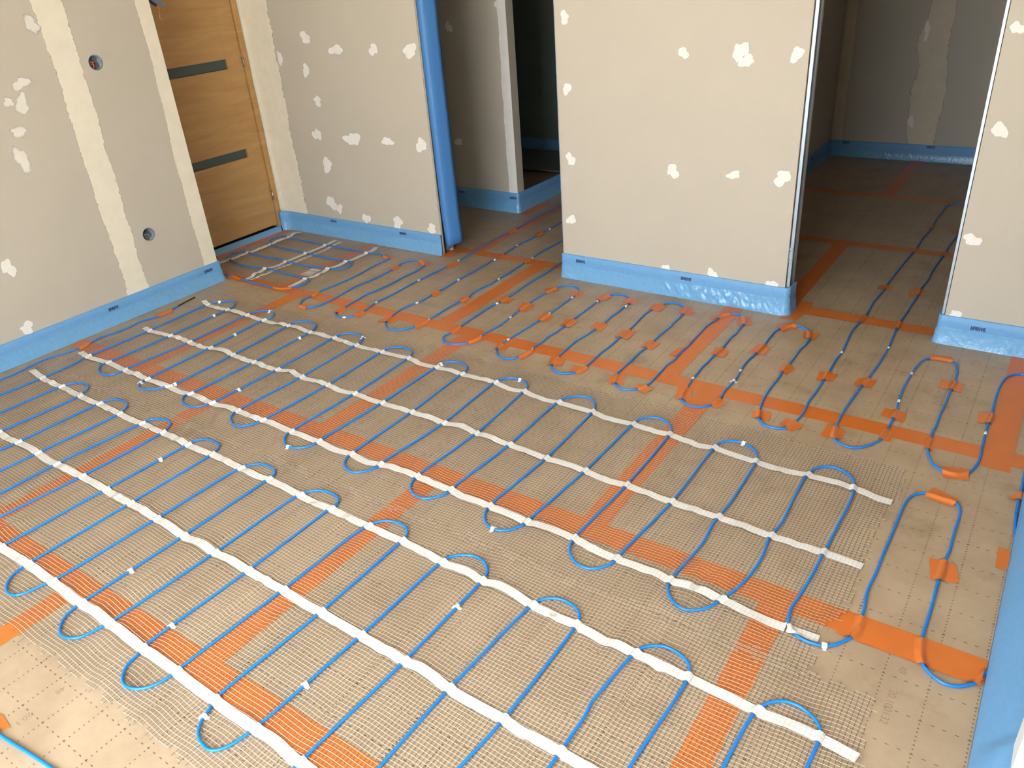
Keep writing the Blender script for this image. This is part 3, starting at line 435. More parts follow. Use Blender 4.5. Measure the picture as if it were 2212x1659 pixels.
def joint(parent, axis, pos, u0, u1, z0, z1, m='plaster_cream', seed=0, off=.0004, hardl=False, hardr=False, wob=.010):
    nz = int((z1-z0)/.03)+2; V = []; F = []; fe = []
    N1, N2 = Noise2(seed, 3, 30), Noise2(seed+9, 3, 30)
    cols = [0, .10, .22, .5, .78, .90, 1]; fv = [0, .45, .9, 1, .9, .45, 0]
    if hardl: fv[:3] = [1, 1, 1]
    if hardr: fv[4:] = [1, 1, 1]
    zz = np.linspace(z0, z1, nz); a = N1(zz, 0*zz); b = N2(zz, 0*zz)
    for i, z in enumerate(zz):
        l = u0+(0 if hardl else wob*.5*a[i]); r = u1+(0 if hardr else wob*.5*b[i])
        for c, f in zip(cols, fv): V.append(on_plane(axis, pos, l+(r-l)*c, z, off)); fe.append(f)
    for i in range(nz-1):
        for j in range(6): q = i*7+j; F.append((q, q+1, q+8, q+7))
    o = mesh('joint_compound', V, F, m, parent); set_feather(o, fe); return o
joint(wl, 'x', XL, 2.022, 2.178, .10, H, seed=1); joint(wl, 'x', XL, 2.520, 2.613, .10, H, seed=2, hardr=True)
joint(wd, 'x', XD, 3.484, 3.512, .02, H, seed=3, hardr=True, wob=.004); joint(wbl, 'y', YB, XD, -4.205, .10, H, seed=4, hardl=True)
joint(wh, 'y', 4.43, -3.185, -3.11, .08, H, 'plaster_white', seed=5, hardr=True, wob=.008)
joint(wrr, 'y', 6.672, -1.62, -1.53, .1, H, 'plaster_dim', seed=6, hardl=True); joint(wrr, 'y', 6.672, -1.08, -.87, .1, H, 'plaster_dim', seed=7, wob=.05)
patch(wbl, 'y', YB, -3.937, 1.238, 0.095, 0.068, 'plaster_white', 101)
patch(wbl, 'y', YB, -3.696, 1.168, 0.121, 0.060, 'plaster_white', 102)
patch(wbl, 'y', YB, -3.395, 1.171, 0.074, 0.065, 'plaster_white', 103)
patch(wbl, 'y', YB, -3.122, 1.165, 0.106, 0.078, 'plaster_white', 104)
patch(wbl, 'y', YB, -3.981, 1.053, 0.068, 0.072, 'plaster_white', 105)
patch(wbl, 'y', YB, -3.928, 0.875, 0.072, 0.061, 'plaster_white', 106)
patch(wbl, 'y', YB, -3.988, 0.669, 0.079, 0.081, 'plaster_white', 107)
patch(wbl, 'y', YB, -3.679, 0.659, 0.143, 0.085, 'plaster_white', 108)
patch(wbl, 'y', YB, -3.386, 0.663, 0.089, 0.056, 'plaster_white', 109)
patch(wbl, 'y', YB, -3.122, 0.658, 0.095, 0.076, 'plaster_white', 110)
patch(wbl, 'y', YB, -3.944, 0.483, 0.099, 0.095, 'plaster_white', 111)
patch(wbl, 'y', YB, -3.967, 0.231, 0.102, 0.096, 'plaster_white', 112)
patch(wbl, 'y', YB, -3.900, 0.199, 0.056, 0.071, 'plaster_white', 113)
patch(wbl, 'y', YB, -3.667, 0.159, 0.073, 0.070, 'plaster_white', 114)
patch(wbl, 'y', YB, -3.397, 0.164, 0.085, 0.085, 'plaster_white', 115)
patch(wbl, 'y', YB, -3.120, 0.158, 0.077, 0.061, 'plaster_white', 116)
patch(wbl, 'y', YB, -4.198, 1.119, 0.041, 0.111, 'plaster_white', 117)
patch(wbm, 'y', YB, -2.128, 1.311, 0.052, 0.060, 'plaster_white', 118)
patch(wbm, 'y', YB, -2.128, 0.991, 0.055, 0.055, 'plaster_white', 119)
patch(wbm, 'y', YB, -2.120, 0.648, 0.057, 0.067, 'plaster_white', 120)
patch(wbm, 'y', YB, -2.128, 0.329, 0.059, 0.058, 'plaster_white', 121)
patch(wbm, 'y', YB, -1.523, 1.156, 0.052, 0.048, 'plaster_white', 122)
patch(wbm, 'y', YB, -1.264, 1.163, 0.073, 0.087, 'plaster_white', 123)
patch(wbm, 'y', YB, -1.235, 1.125, 0.070, 0.052, 'plaster_white', 124)
patch(wbm, 'y', YB, -1.026, 1.152, 0.062, 0.056, 'plaster_white', 125)
patch(wbm, 'y', YB, -1.556, 0.633, 0.066, 0.069, 'plaster_white', 126)
patch(wbm, 'y', YB, -1.258, 0.639, 0.062, 0.041, 'plaster_white', 127)
patch(wbm, 'y', YB, -1.038, 0.644, 0.077, 0.070, 'plaster_white', 128)
patch(wbm, 'y', YB, -1.577, 0.134, 0.058, 0.051, 'plaster_white', 129)
patch(wbm, 'y', YB, -1.334, 0.146, 0.060, 0.057, 'plaster_white', 130)
patch(wbm, 'y', YB, -1.037, 0.143, 0.058, 0.047, 'plaster_white', 131)
patch(wbr, 'y', YB, -0.267, 1.240, 0.043, 0.043, 'plaster_white', 132)
patch(wbr, 'y', YB, -0.251, 0.889, 0.061, 0.058, 'plaster_white', 133)
patch(wbr, 'y', YB, -0.262, 0.463, 0.069, 0.048, 'plaster_white', 134)
patch(wbr, 'y', YB, -0.260, 0.129, 0.067, 0.046, 'plaster_white', 135)
patch(wl, 'x', XL, 1.997, 1.461, 0.071, 0.082, 'plaster_thin', 136)
patch(wl, 'x', XL, 1.866, 1.229, 0.095, 0.057, 'plaster_thin', 137)
patch(wl, 'x', XL, 1.781, 1.160, 0.046, 0.054, 'plaster_thin', 138)
patch(wl, 'x', XL, 1.837, 1.141, 0.066, 0.103, 'plaster_thin', 139)
patch(wl, 'x', XL, 1.783, 1.031, 0.094, 0.046, 'plaster_thin', 140)
patch(wl, 'x', XL, 1.752, 0.910, 0.069, 0.131, 'plaster_thin', 141)
patch(wl, 'x', XL, 1.520, 0.457, 0.067, 0.084, 'plaster_white', 142)
patch(wl, 'x', XL, 1.499, 0.153, 0.066, 0.065, 'plaster_white', 143)
patch(wh, 'y', 4.43, -3.575, 1.195, 0.060, 0.068, 'plaster_white', 144)
patch(wh, 'y', 4.43, -3.182, 1.320, 0.033, 0.032, 'plaster_white', 145)
patch(wh, 'y', 4.43, -3.588, 0.454, 0.067, 0.054, 'plaster_white', 146)
patch(wrr, 'y', 6.672, -1.056, 0.905, 0.038, 0.143, 'plaster_white', 147)
patch(wrr, 'y', 6.672, -1.061, 0.282, 0.045, 0.095, 'plaster_white', 148)

# ------------------------------------------------------------------ oak door in the recess
door = struct(empty('door_1', (XD, 3.05, 0)))
def dbox(n, y0, y1, z0, z1, x0, x1, m, parent=None, bev=.0015):
    o = box(n, x0, x1, y0, y1, z0, z1, m, None, bev); o.parent = parent or door
    o.matrix_parent_inverse = Matrix.Translation((-XD, -3.05, 0)) if parent is None else Matrix()
    return o
dbox('door_frame', 3.442, 3.478, .03, 2.10, XD-.08, XD+.006, 'oak'); dbox('door_frame', 2.66, 2.70, .03, 2.10, XD-.08, XD+.006, 'oak'); dbox('door_frame', 2.66, 3.478, 2.07, 2.11, XD-.08, XD+.006, 'oak')
xf, xb = XD-.004, XD-.044
GL = [(.537, .593), (1.081, 1.139), (1.625, 1.683)]
lo = .051
levels = [(lo, GL[0][0]), (GL[0][1], GL[1][0]), (GL[1][1], GL[2][0]), (GL[2][1], 2.066)]
dbox('stile', 3.3235, 3.439, lo, 2.066, xb, xf, 'oak'); dbox('stile', 2.703, 2.775, lo, 2.066, xb, xf, 'oak')
for a, c in levels:
    n = 1; h = (c-a)/n
    for i in range(n): dbox('door_rail', 2.7753, 3.3232, a+i*h, a+(i+1)*h-.0004, xb, xf-.0004, 'oak', bev=.0006)
for a, c in GL: dbox('glass_pane', 2.776, 3.3225, a+.001, c-.001, xf-.022, xf-.016, 'glass_frosted', bev=0)
for a, c in ((.228, .283), (1.08, 1.136), (1.86, 1.915)):
    V, F = tube_vf([(XD+.009, 3.437, a), (XD+.009, 3.437, c)], .0065, 10); h_ = mesh('hinge', V, F, 'hinge_metal', None, True); h_.parent = door; h_.matrix_parent_inverse = Matrix.Translation((-XD, -3.05, 0))
struct(box('threshold_gap_shade', XD-.09, XD-.002, 2.66, 3.478, -.03, .03, 'gap_black'))  # threshold coloured black for the shade in the gap under the door

# ------------------------------------------------------------------ lettering
def text_mesh(body, size, bold=.0):
    cu = bpy.data.curves.new('txt', 'FONT'); cu.body = body; cu.size = size; cu.offset = bold; cu.align_x = 'CENTER'; cu.align_y = 'CENTER'; cu.resolution_u = 3
    ob = bpy.data.objects.new('txt', cu); COL.objects.link(ob); dg = bpy.context.evaluated_depsgraph_get()
    me = bpy.data.meshes.new_from_object(ob.evaluated_get(dg)); bpy.data.objects.remove(ob); me.name = 'lettering'; return me
TXT = text_mesh('EFIRIVE', .0175, .0007); TXT.materials.clear(); TXT.materials.append(MT['ink_navy'])

# ------------------------------------------------------------------ blue perimeter strips
def edge_strip(name, label, plan, h, texts=(), film=.60, thick=.008, seed=0, toe=.010, wr_amp=1.0):
    """plan: wall-side base line, room on its right-hand side; foam band + crinkled film skirt + lettering"""
    root = tag(empty(name, (plan[0][0], plan[0][1], 0)), label, 'insulation strip', 'blue perimeter strips')
    P = [np.array(plan[0], float)]
    for a, c in zip(plan[:-1], plan[1:]):
        a, c = np.array(a, float), np.array(c, float); n = max(1, int(np.linalg.norm(c-a)/.006))
        for i in range(1, n+1): P.append(a+(c-a)*i/n)
    P = np.array(P); T = np.gradient(P, axis=0)
    for _ in range(3): T[1:-1] = (T[:-2]+T[1:-1]*2+T[2:])/4
    T /= np.linalg.norm(T, axis=1)[:, None]; Nn = np.stack([T[:, 1], -T[:, 0]], 1)
    n = len(P); O = np.array([plan[0][0], plan[0][1], 0])
    def build(nm, prof, m, jit):
        V = np.zeros((n, len(prof), 3))
        for j, (off, z) in enumerate(prof):
            o_ = np.full(n, off)+(jit(j) if jit is not None else 0)
            V[:, j, :2] = P+Nn*o_[:, None]; V[:, j, 2] = z
        k = len(prof); F = [(i*k+j, (i+1)*k+j, (i+1)*k+j+1, i*k+j+1) for i in range(n-1) for j in range(k-1)]
        F += [tuple(range(k))[::-1], tuple((n-1)*k+j for j in range(k))]
        return mesh(nm, V.reshape(-1, 3)-O, F, m, root, True)
    s = np.cumsum(np.r_[0, np.linalg.norm(np.diff(P, axis=0), axis=1)])
    Nf = Noise2(seed+3, 4, 25); hz = lambda j: .0007*Nf(s, s*0+j*.02)
    build('foam_band', [(.0005, 0), (thick, 0), (thick, h*.25), (thick, h*.5), (thick, h*.75), (thick, h-.002), (thick-.002, h), (.0005, h)], 'foam_blue', hz)
    fh = h*film; Nw = Noise2(seed+5, 60, 300, 14); Nb = Noise2(seed+6, 5, 18); rws = 12
    prof = [(thick+.0012+toe*(1-j/(rws-1))**2, fh*j/(rws-1)) for j in range(rws)]
    def fj(j):
        zz = prof[j][1]; env = math.sin(math.pi*(j+.0)/(rws-1))**.7 if 0 < j < rws-1 else 0
        return wr_amp*.0022*env*np.abs(Nw(s+zz*.7, s*0+zz*.35))*np.clip(.55+.6*Nb(s, 0*s), .1, 1.4)
    build('film_skirt', prof, 'film_blue', fj)
    for (x, y, z, rz, tilt) in texts:
        t = bpy.data.objects.new('lettering', TXT); link(t, root); t.location = (x-O[0], y-O[1], z); t.rotation_euler = (R(90), 0, R(rz)); t['label'] = 'dark blue printed lettering'; t.scale = (1.0, 1.25, 1)
    return root
t8 = .0095
edge_strip('perimeter_strip', 'blue foam strip along the foot of the long left wall', [(XL, -1.18), (XL, 2.62), (XL-.01, 2.626), (XL-.06, 2.626)][::1], .121, [(XL+t8, 1.31, .088, 90, 0), (XL+t8, 1.931, .088, 90, 0), (XL+t8, 2.536, .088, 90, 0)], seed=1, wr_amp=.7)
edge_strip('perimeter_strip', 'low blue foam strip folded under the oak door', [(XD+.001, 2.66), (XD+.001, 3.45)], .036, seed=2, film=.9, wr_amp=.4)
edge_strip('perimeter_strip', 'blue foam strip under the back wall between the oak door and left doorway', [(XD+.004, 3.455), (XD+.006, 3.47), (XD+.02, 3.49), (XD+.045, 3.505), (XD+.07, YB), (OPL[0]+.002, YB)], .128, [(-3.972, YB-t8, .108, 0, 0), (-3.358, YB-t8, .100, 0, 0)], seed=3, wr_amp=.5)
edge_strip('perimeter_strip', 'blue foam strip under the middle wall between the two doorways', [(OPL[1]-.008, YB+.08), (OPL[1]-.008, YB+.004), (OPL[1]-.004, YB), (OPR[0]+.008, YB), (OPR[0]+.018, YB+.010), (OPR[0]+.020, YB+.09)], .136, [(-2.075, YB-t8, .105, 0, 0), (-1.466, YB-t8, .103, 0, 0)], seed=4, wr_amp=1.5)
edge_strip('perimeter_strip', 'blue foam strip under the wall right of the right doorway', [(OPR[1]-.014, YB+.08), (OPR[1]-.014, YB+.006), (OPR[1]-.008, YB), (.19, YB)], .128, [(-.17, YB-t8, .090, 0, 0)], seed=5, wr_amp=1.5)
edge_strip('perimeter_strip', 'blue foam strip around the hallway wall corner behind the left doorway', [(-5.0, 4.43), (-3.114, 4.43), (-3.11, 4.434), (-3.11, 5.43)], .136, [(-3.60, 4.43-t8, .10, 0, 0), (-3.145, 4.43-t8, .10, 0, 0)], seed=6, wr_amp=.6)
edge_strip('perimeter_strip', 'blue foam strip at the rear of the dark bathroom', [(-4.9, 6.04), (-3.2, 6.04)], .13, seed=8, wr_amp=.4)
edge_strip('perimeter_strip', 'blue foam strip around the dark room behind the right doorway', [(-1.62, YB+.12), (-1.62, 6.66), (-1.612, 6.672), (1.2, 6.672)], .120, [(-1.50, 6.672-t8, .105, 0, 0), (-.895, 6.672-t8, .105, 0, 0), (-1.62+t8, 6.15, .09, 90, 0)], seed=9, wr_amp=.35, film=.45)
# strip leaning against the window wall
def lean_strip():
    n = 110; Nq = Noise2(40, 2, 14); V = []; F = []; y0, y1 = 1.02, YB-.02
    for i in range(n):
        y = y0+(y1-y0)*i/(n-1); w = .004*float(Nq(y, 0)); q = .735+.265*min(1, max(0, (y-1.40)/.03))   # pinched in front of the white jamb
        for (x, z) in ((0, .001), (.002, .010), (.017+w*.3, .040), (.049+w, .078), (.087+w*.5, .112), (.093, .107), (.058, .070), (.025, .032), (.011, .002)): V.append((.101+x*q, y, z))
    for i in range(n-1):
        for j in range(9): a = i*9+j; c = i*9+(j+1) % 9; F.append((a, c, c+9, a+9))
    F += [tuple(range(9))[::-1], tuple((n-1)*9+j for j in range(9))]
    o = mesh('perimeter_strip', V, F, 'foam_blue', None, True); tag(o, 'wide blue foam strip leaning against the right wall beside the white door frame', 'insulation strip', 'blue perimeter strips')
lean_strip()
def hanging_strip():
    V = []; F = []; prof = [(-3.043, 3.526), (-3.038, 3.516), (-3.022, 3.511), (-3.005, 3.513), (-2.996, 3.521), (-2.985, 3.546), (-2.973, 3.574), (-2.964, 3.594), (-2.971, 3.596), (-2.980, 3.576), (-2.992, 3.549), (-3.002, 3.528), (-3.008, 3.521), (-3.021, 3.519), (-3.032, 3.523), (-3.036, 3.529)]
    k = len(prof); zs = np.linspace(.066, 2.08, 40); Nh = Noise2(51, 1, 6)
    for z in zs:
        w = .004*float(Nh(z, 0)); s = .012*max(0, .25-z)/.25
        for i, (x, y) in enumerate(prof): V.append((x+w*.3+s, y+w, z+(.010*(x+3.0) / .04 if z < .08 else 0)))
    for i in range(len(zs)-1):
        for j in range(k): a = i*k+j; c = i*k+(j+1) % k; F.append((a, c, c+k, a+k))
    F += [tuple(range(k))[::-1], tuple((len(zs)-1)*k+j for j in range(k))]
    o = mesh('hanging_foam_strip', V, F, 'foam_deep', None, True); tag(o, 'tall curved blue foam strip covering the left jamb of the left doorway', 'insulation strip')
hanging_strip()

# ------------------------------------------------------------------ steel pocket-door frames in the openings
def pocket_middle():
    r = holder('pocket_door_frame', 'steel pocket door frame in the right edge of the middle wall', 'door frame', loc=(OPR[0], YB, 0)); x = OPR[0]; O = (x, YB, 0)
    def b(n, x0, x1, y0, y1, z0, z1, m, p=None): 
        V, F = boxvf(x0-O[0], x1-O[0], y0-O[1], y1-O[1], z0, z1); return mesh(n, V, F, m, p or r)
    b('gap_shade', x-.002, x+.0022, YB+.0135, YB+.015, .10, 2.1, 'gap_black')  # black strip paints the shade of the gap beside the flange
    b('front_flange', x-.03, x+.016, YB+.016, YB+.020, 0, 2.1, 'steel'); b('channel_back', x-.05, x-.046, YB+.02, YB+.088, 0, 2.1, 'steel_dark')
    for i, y in enumerate((.030, .041, .052)): b('channel_rib', x-.046, x-.004-.006*i, YB+y, YB+y+.004, 0, 2.1, 'steel')
    b('rear_flange', x-.03, x+.012, YB+.082, YB+.087, 0, 2.1, 'steel')
    pc = b('corner_plate', x-.012, x+.0135, YB+.012, YB+.016, .255, .325, 'steel')
    for z in (.268, .312):
        V, F = tube_vf([(.003, .006, z), (.003, .012, z)], .004, 10); mesh('screw_head', [(a[0], a[1], a[2]) for a in V], F, 'steel', pc, True)
    br = b('spacer_bracket', x-.044, x-.002, YB+.021, YB+.081, .245, .345, 'steel_dark'); 
    st = b('sticker', x-.0018, x-.0008, YB+.032, YB+.060, .275, .318, 'paper_white')
    b('sticker_mark', x-.0008, x-.0004, YB+.040, YB+.052, .287, .305, 'ink_black', st)
    return r
pocket_middle()
def slim_frame(name, label, parts):
    x0 = parts[0][1]; y0 = parts[0][3]; r = holder(name, label, 'door frame', loc=(x0, y0, 0))
    for (n, a, c, d, e, z0, z1, m) in parts:
        V, F = boxvf(a-x0, c-x0, d-y0, e-y0, z0, z1); mesh(n, V, F, m, r)
slim_frame('pocket_door_frame', 'thin steel frame edge left of the wall right of the right doorway', [('front_flange', OPR[1]-.013, OPR[1]-.0035, YB+.004, YB+.086, .02, 2.1, 'steel'), ('gap_shade', OPR[1]-.0035, OPR[1], YB+.004, YB+.012, .02, 2.1, 'gap_black')])  # second part paints the dark gap line between flange and drywall
slim_frame('pocket_door_frame', 'thin steel frame edge on the left side of the middle wall', [('front_flange', OPL[1]-.006, OPL[1]-.0005, YB+.003, YB+.086, .02, 2.1, 'steel')])
slim_frame('pocket_door_frame', 'steel frame edge behind the tall hanging blue strip', [('front_flange', OPL[0]+.0005, OPL[0]+.0085, YB+.003, YB+.02, .02, 2.1, 'steel_warm'), ('gap_shade', OPL[0]+.0085, OPL[0]+.0105, YB+.006, YB+.02, .02, 2.1, 'gap_black'), ('side_channel', OPL[0]-.02, OPL[0]+.004, YB+.022, YB+.088, .02, 2.1, 'steel')])  # black second part is painted shade for the gap beside the foam

# ------------------------------------------------------------------ electrical boxes and wires
def wall_box(y, z, label, wires):
    r = holder('electrical_box', label, 'electrical box', 'round electrical boxes in the left wall', (XL, y, z)); n = 32; V = []; F = []
    prof = [(.003, .0355), (.003, .034), (.0, .0328), (-.045, .0315), (-.046, 0)]
    for x, rr in prof:
        for t in range(n): a = t*6.28318/n; V.append((x, rr*math.cos(a), rr*math.sin(a)))
    for i in range(4):
        for t in range(n): a = i*n+t; c = i*n+(t+1) % n; F.append((a, c, c+n, a+n))
    mesh('cup', V, F, 'box_plastic', r, True)
    V2 = []; F2 = []
    for rr, x in ((.0330, .0030), (.0362, .0030), (.0366, .0008)):
        for t in range(n): a = t*6.28318/n; V2.append((x, rr*math.cos(a), rr*math.sin(a)))
    for i in range(2):
        for t in range(n): a = i*n+t; c = i*n+(t+1) % n; F2.append((a, a+n, c+n, c))
    mesh('rim', V2, F2, 'rim_plastic', r, True)
    for pts, rad, m in wires: tube('wire', catmull([(a, b/1000, c/1000) for a, b, c in pts], .002), rad, m, r, 6)
wall_box(*BOXES[0], 'upper round electrical box with red wires in the left wall', [
    ([(-.042, -22, 14), (-.02, -12, 8), (-.012, -4, -6), (-.015, -8, -20), (-.03, -18, -14), (-.02, -20, 2), (-.014, -6, 6)], .0032, 'wire_red'),
    ([(-.04, -26, -2), (-.018, -14, -4), (-.012, -2, -16), (-.018, -12, -26), (-.03, -24, -12)], .003, 'wire_red'),
    ([(-.04, -14, 22), (-.016, 2, 20), (-.012, 12, 14), (-.02, 4, 8)], .0035, 'wire_brown'), ([(-.04, 4, -4), (-.018, 14, -6), (-.014, 18, -16), (-.02, 8, -24)], .004, 'wire_brown')])
wall_box(*BOXES[1], 'lower round electrical box with looped wires in the left wall', [
    ([(-.04, -20, 6), (-.014, -10, 0), (-.010, 8, -8), (-.012, 12, -20), (-.014, 0, -22), (-.014, -12, -8), (-.016, -18, 2)], .0026, 'wire_green'),
    ([(-.04, -22, 12), (-.016, -6, 8), (-.012, 12, 4), (-.014, 18, -10), (-.02, 10, -24)], .0028, 'wire_brown'), ([(-.04, -18, -4), (-.016, -16, -14), (-.012, -4, -27), (-.016, 10, -26)], .003, 'wire_brown'), ([(-.04, -10, 24), (-.018, -12, 20), (-.02, -4, 14)], .005, 'cable_black')])
wr0 = holder('loose_wire', 'cut black and blue wires sticking out at the left wall corner', 'wire', None, (-4.06, 2.6114, 1.5339))
for n_, P_, r_, m_ in [('black_sheath', [(-4.06, 2.6114, 1.5339), (-4.06, 2.6274, 1.5173), (-4.06, 2.6445, 1.4995), (-4.06, 2.6642, 1.4853)], 0.0075, 'cable_black'), ('blue_core', [(-4.06, 2.6299, 1.5248), (-4.06, 2.6468, 1.5138), (-4.06, 2.6673, 1.5025), (-4.06, 2.6894, 1.4949), (-4.06, 2.7144, 1.4806)], 0.0036, 'cable_blue'), ('copper_core', [(-4.06, 2.6642, 1.4853), (-4.06, 2.6787, 1.4772), (-4.06, 2.681, 1.4672), (-4.06, 2.6752, 1.4549), (-4.06, 2.6751, 1.4392), (-4.06, 2.68, 1.4239), (-4.06, 2.6865, 1.4094)], 0.0014, 'copper_wire'), ('copper_core', [(-4.06, 2.6659, 1.4832), (-4.06, 2.676, 1.4725), (-4.06, 2.6774, 1.4636), (-4.06, 2.674, 1.4551), (-4.06, 2.6681, 1.4438), (-4.06, 2.6674, 1.4271), (-4.06, 2.6739, 1.4126)], 0.0014, 'copper_wire')]:
    o_ = tube(n_, catmull(P_, .003), r_, m_, wr0, 8); o_.matrix_parent_inverse = Matrix.Translation((4.06, -2.6114, -1.5339))

# ------------------------------------------------------------------ cables
def mm(P, z): return np.array([(a/1000., c/1000., z) for a, c in P])
ZM, ZL, RC = .0064, .0046, .0041
CAB = {}
CAB['A'] = catmull(mm(D['A'], ZM)); _b = mm(D['B'], ZM); _b[D['nB']:, 2] = ZL; CAB['B'] = catmull(_b); CAB['C'] = catmull(mm(D['C'], ZM))
for k in ('S1', 'S2', 'S3', 'S4', 'lead', 'leadtip', 'corner'): CAB[k] = catmull(mm(D[k], ZL))
ALLC = np.vstack([v[:, :2] for v in CAB.values()])
def dense(P, s=.004): # finer cloud for height maps
    d = np.r_[0, np.cumsum(np.linalg.norm(np.diff(P, axis=0), axis=1))]; t = np.arange(0, d[-1], s); return np.stack([np.interp(t, d, P[:, i]) for i in range(2)], 1)
CLOUD = np.vstack([dense(v) for v in CAB.values()])

# ------------------------------------------------------------------ heating mats
NBUL, NLOW, NDX, NDY = Noise2(61, 8, 30, 12), Noise2(62, 3, 9), Noise2(63, 10, 40), Noise2(64, 10, 40)
def net_height(x, y, amp=1.0):
    d = dist_to(x, y, CLOUD)
    far = np.clip((d-.055)/.03, 0, 1)        # ridges follow the cables; loose rumples between the mats
    a = np.clip(.45+.55*((1-far)*NBUL(x, y*.22)+far*NBUL(x*.6, y))+.30*NLOW(x, y), 0.0, 1.8)
    return .0026+amp*.0078*a*(1-np.exp(-(d/.032)**2))
def net(root, name, x0, x1, y0, y1, pitch, inside, seed, amp=1.0, swap=False):
    xs = np.arange(x0, x1, pitch); ys = np.arange(y0, y1, pitch)
    X, Y = np.meshgrid(xs, ys)
    X, Y = X+.0014*NDX(X, Y), Y+.0016*NDY(X, Y)
    Z = net_height(X, Y, amp); IN = inside(X, Y); V = []; out = {}
    for fam, m, w in ((0, 'thread_white', .00048), (1, 'thread_grey', .00095)):
        XX, YY, ZZ, II = (X, Y, Z, IN) if (fam == 0) ^ swap else (X.T, Y.T, Z.T, IN.T)
        G = np.stack([XX, YY, ZZ+(.0007 if fam == 0 else 0)], -1)
        T = np.gradient(G, axis=1); Nn = np.stack([-T[..., 1], T[..., 0], 0*T[..., 0]], -1); Nn /= np.maximum(np.linalg.norm(Nn, axis=-1), 1e-9)[..., None]
        A = G+Nn*w; B = G-Nn*w; r, c = II.shape
        VV = np.stack([A, B], 2).reshape(-1, 3); idx = np.arange(r*c).reshape(r, c)*2
        ok = II[:, :-1] & II[:, 1:]
        p, q = idx[:, :-1][ok], idx[:, 1:][ok]
        FF = np.stack([p, p+1, q+1, q], 1); used = np.unique(FF); re = np.zeros(len(VV), int); re[used] = np.arange(len(used))
        me = bpy.data.meshes.new(name); nv, nf = len(used), len(FF)
        me.vertices.add(nv); me.vertices.foreach_set('co', VV[used].astype(np.float32).ravel()); me.loops.add(nf*4); me.loops.foreach_set('vertex_index', re[FF].astype(np.int32).ravel())
        me.polygons.add(nf); me.polygons.foreach_set('loop_start', np.arange(0, nf*4, 4, dtype=np.int32)); me.update(calc_edges=True); me.validate()
        me.materials.append(MT[m]); o = link(bpy.data.objects.new(name, me), root); o.matrix_parent_inverse = root.matrix_world.inverted() if False else Matrix.Translation(-root.location)
        o['kind'] = 'stuff'
def strip(root, P, width=.029, m='strip_fabric', name='fabric_strip', ztop=.0122, dash=None):
    C = catmull(mm(P, 0), .0045)[:, :2]; T = np.gradient(C, axis=0); T /= np.linalg.norm(T, axis=1)[:, None]; Nn = np.stack([-T[:, 1], T[:, 0]], 1)
    s = np.r_[0, np.cumsum(np.linalg.norm(np.diff(C, axis=0), axis=1))]
    k = 5; off = np.linspace(-.5, .5, k)*width; G = C[:, None, :]+Nn[:, None, :]*off[None, :, None]
    d = dist_to(G[..., 0], G[..., 1], CLOUD); z = np.maximum(net_height(G[..., 0], G[..., 1])+.0012, ztop*np.exp(-(d/.0105)**2.4))
    V = np.concatenate([G, z[..., None]], -1).reshape(-1, 3); n = len(C)
    F = [(i*k+j, i*k+j+1, (i+1)*k+j+1, (i+1)*k+j) for i in range(n-1) for j in range(k-1) if dash is None or (s[i] % .016) < .009]
    if len(F) == 0: return
    o = mesh(name, V, F, m, root, False); o.matrix_parent_inverse = Matrix.Translation(-root.location)
    uv = o.data.uv_layers.new(name='uv'); li = np.empty(len(o.data.loops), np.int32); o.data.loops.foreach_get('vertex_index', li)
    U = np.stack([np.repeat(s, k)/.0115, np.tile(np.arange(k)/(k-1)*2.5, n)], 1); uv.data.foreach_set('uv', U[li].astype(np.float32).ravel())
    sd = o.modifiers.new('thickness', 'SOLIDIFY'); sd.thickness = .0007; sd.offset = -1
    return o
def clip_mesh():
    V = []; F = []; hw = .0045; prof = [(-.013, .0006), (-.0105, .0030), (-.0075, .0010), (-.0058, .0030), (-.0050, .0082), (-.0022, .0112), (.0022, .0112), (.0050, .0082), (.0058, .0030), (.0075, .0010), (.0105, .0030), (.013, .0006)]
    in_ = [(u*.9, max(v-.0016, -.0004)) for u, v in prof]
    n = len(prof)
    for sgn in (-1, 1):
        for u, v in prof: V.append((sgn*hw*(1.25 if abs(u) < .006 else .8), u, v))
        for u, v in in_: V.append((sgn*hw*(1.25 if abs(u) < .006 else .8), u, v))
    for i in range(n-1):
        F += [(i, i+1, 2*n+i+1, 2*n+i), (n+i, 3*n+i, 3*n+i+1, n+i+1), (i, n+i, n+i+1, i+1), (2*n+i, 2*n+i+1, 3*n+i+1, 3*n+i)]
    F += [(0, 2*n, 3*n, n), (n-1, 2*n-1, 4*n-1, 3*n-1)]
    me = bpy.data.meshes.new('cable_clip'); me.from_pydata(V, [], F); me.materials.append(MT['plastic_white']); me.update(); return me
CLIP = clip_mesh()
def nearest(p, keys):
    best = None
    for k in keys:
        C = CAB[k][:, :2]; i = int(((C-p)**2).sum(1).argmin()); d = np.linalg.norm(C[i]-p)
        if best is None or d < best[0]: best = (d, k, i)
    return best
CBASE = {'A': ZM-.0046, 'B': ZM-.0046, 'C': ZM-.0046}
roots = {}
def mat_root(key, label, loc): roots[key] = holder('heating_mat', label, 'heating mat', 'electric heating mats on the floor', loc); return roots[key]
def cable_part(key, root, name='heating_cable', m='cable_blue'):
    o = tube(name, CAB[key], RC, m, root); o.matrix_parent_inverse = Matrix.Translation(-root.location); return o
NE = Noise2(77, 30, 200)
br_ = np.array(D['netpx']['Bright'])/1000.; br_ = br_[np.argsort(br_[:, 1])]
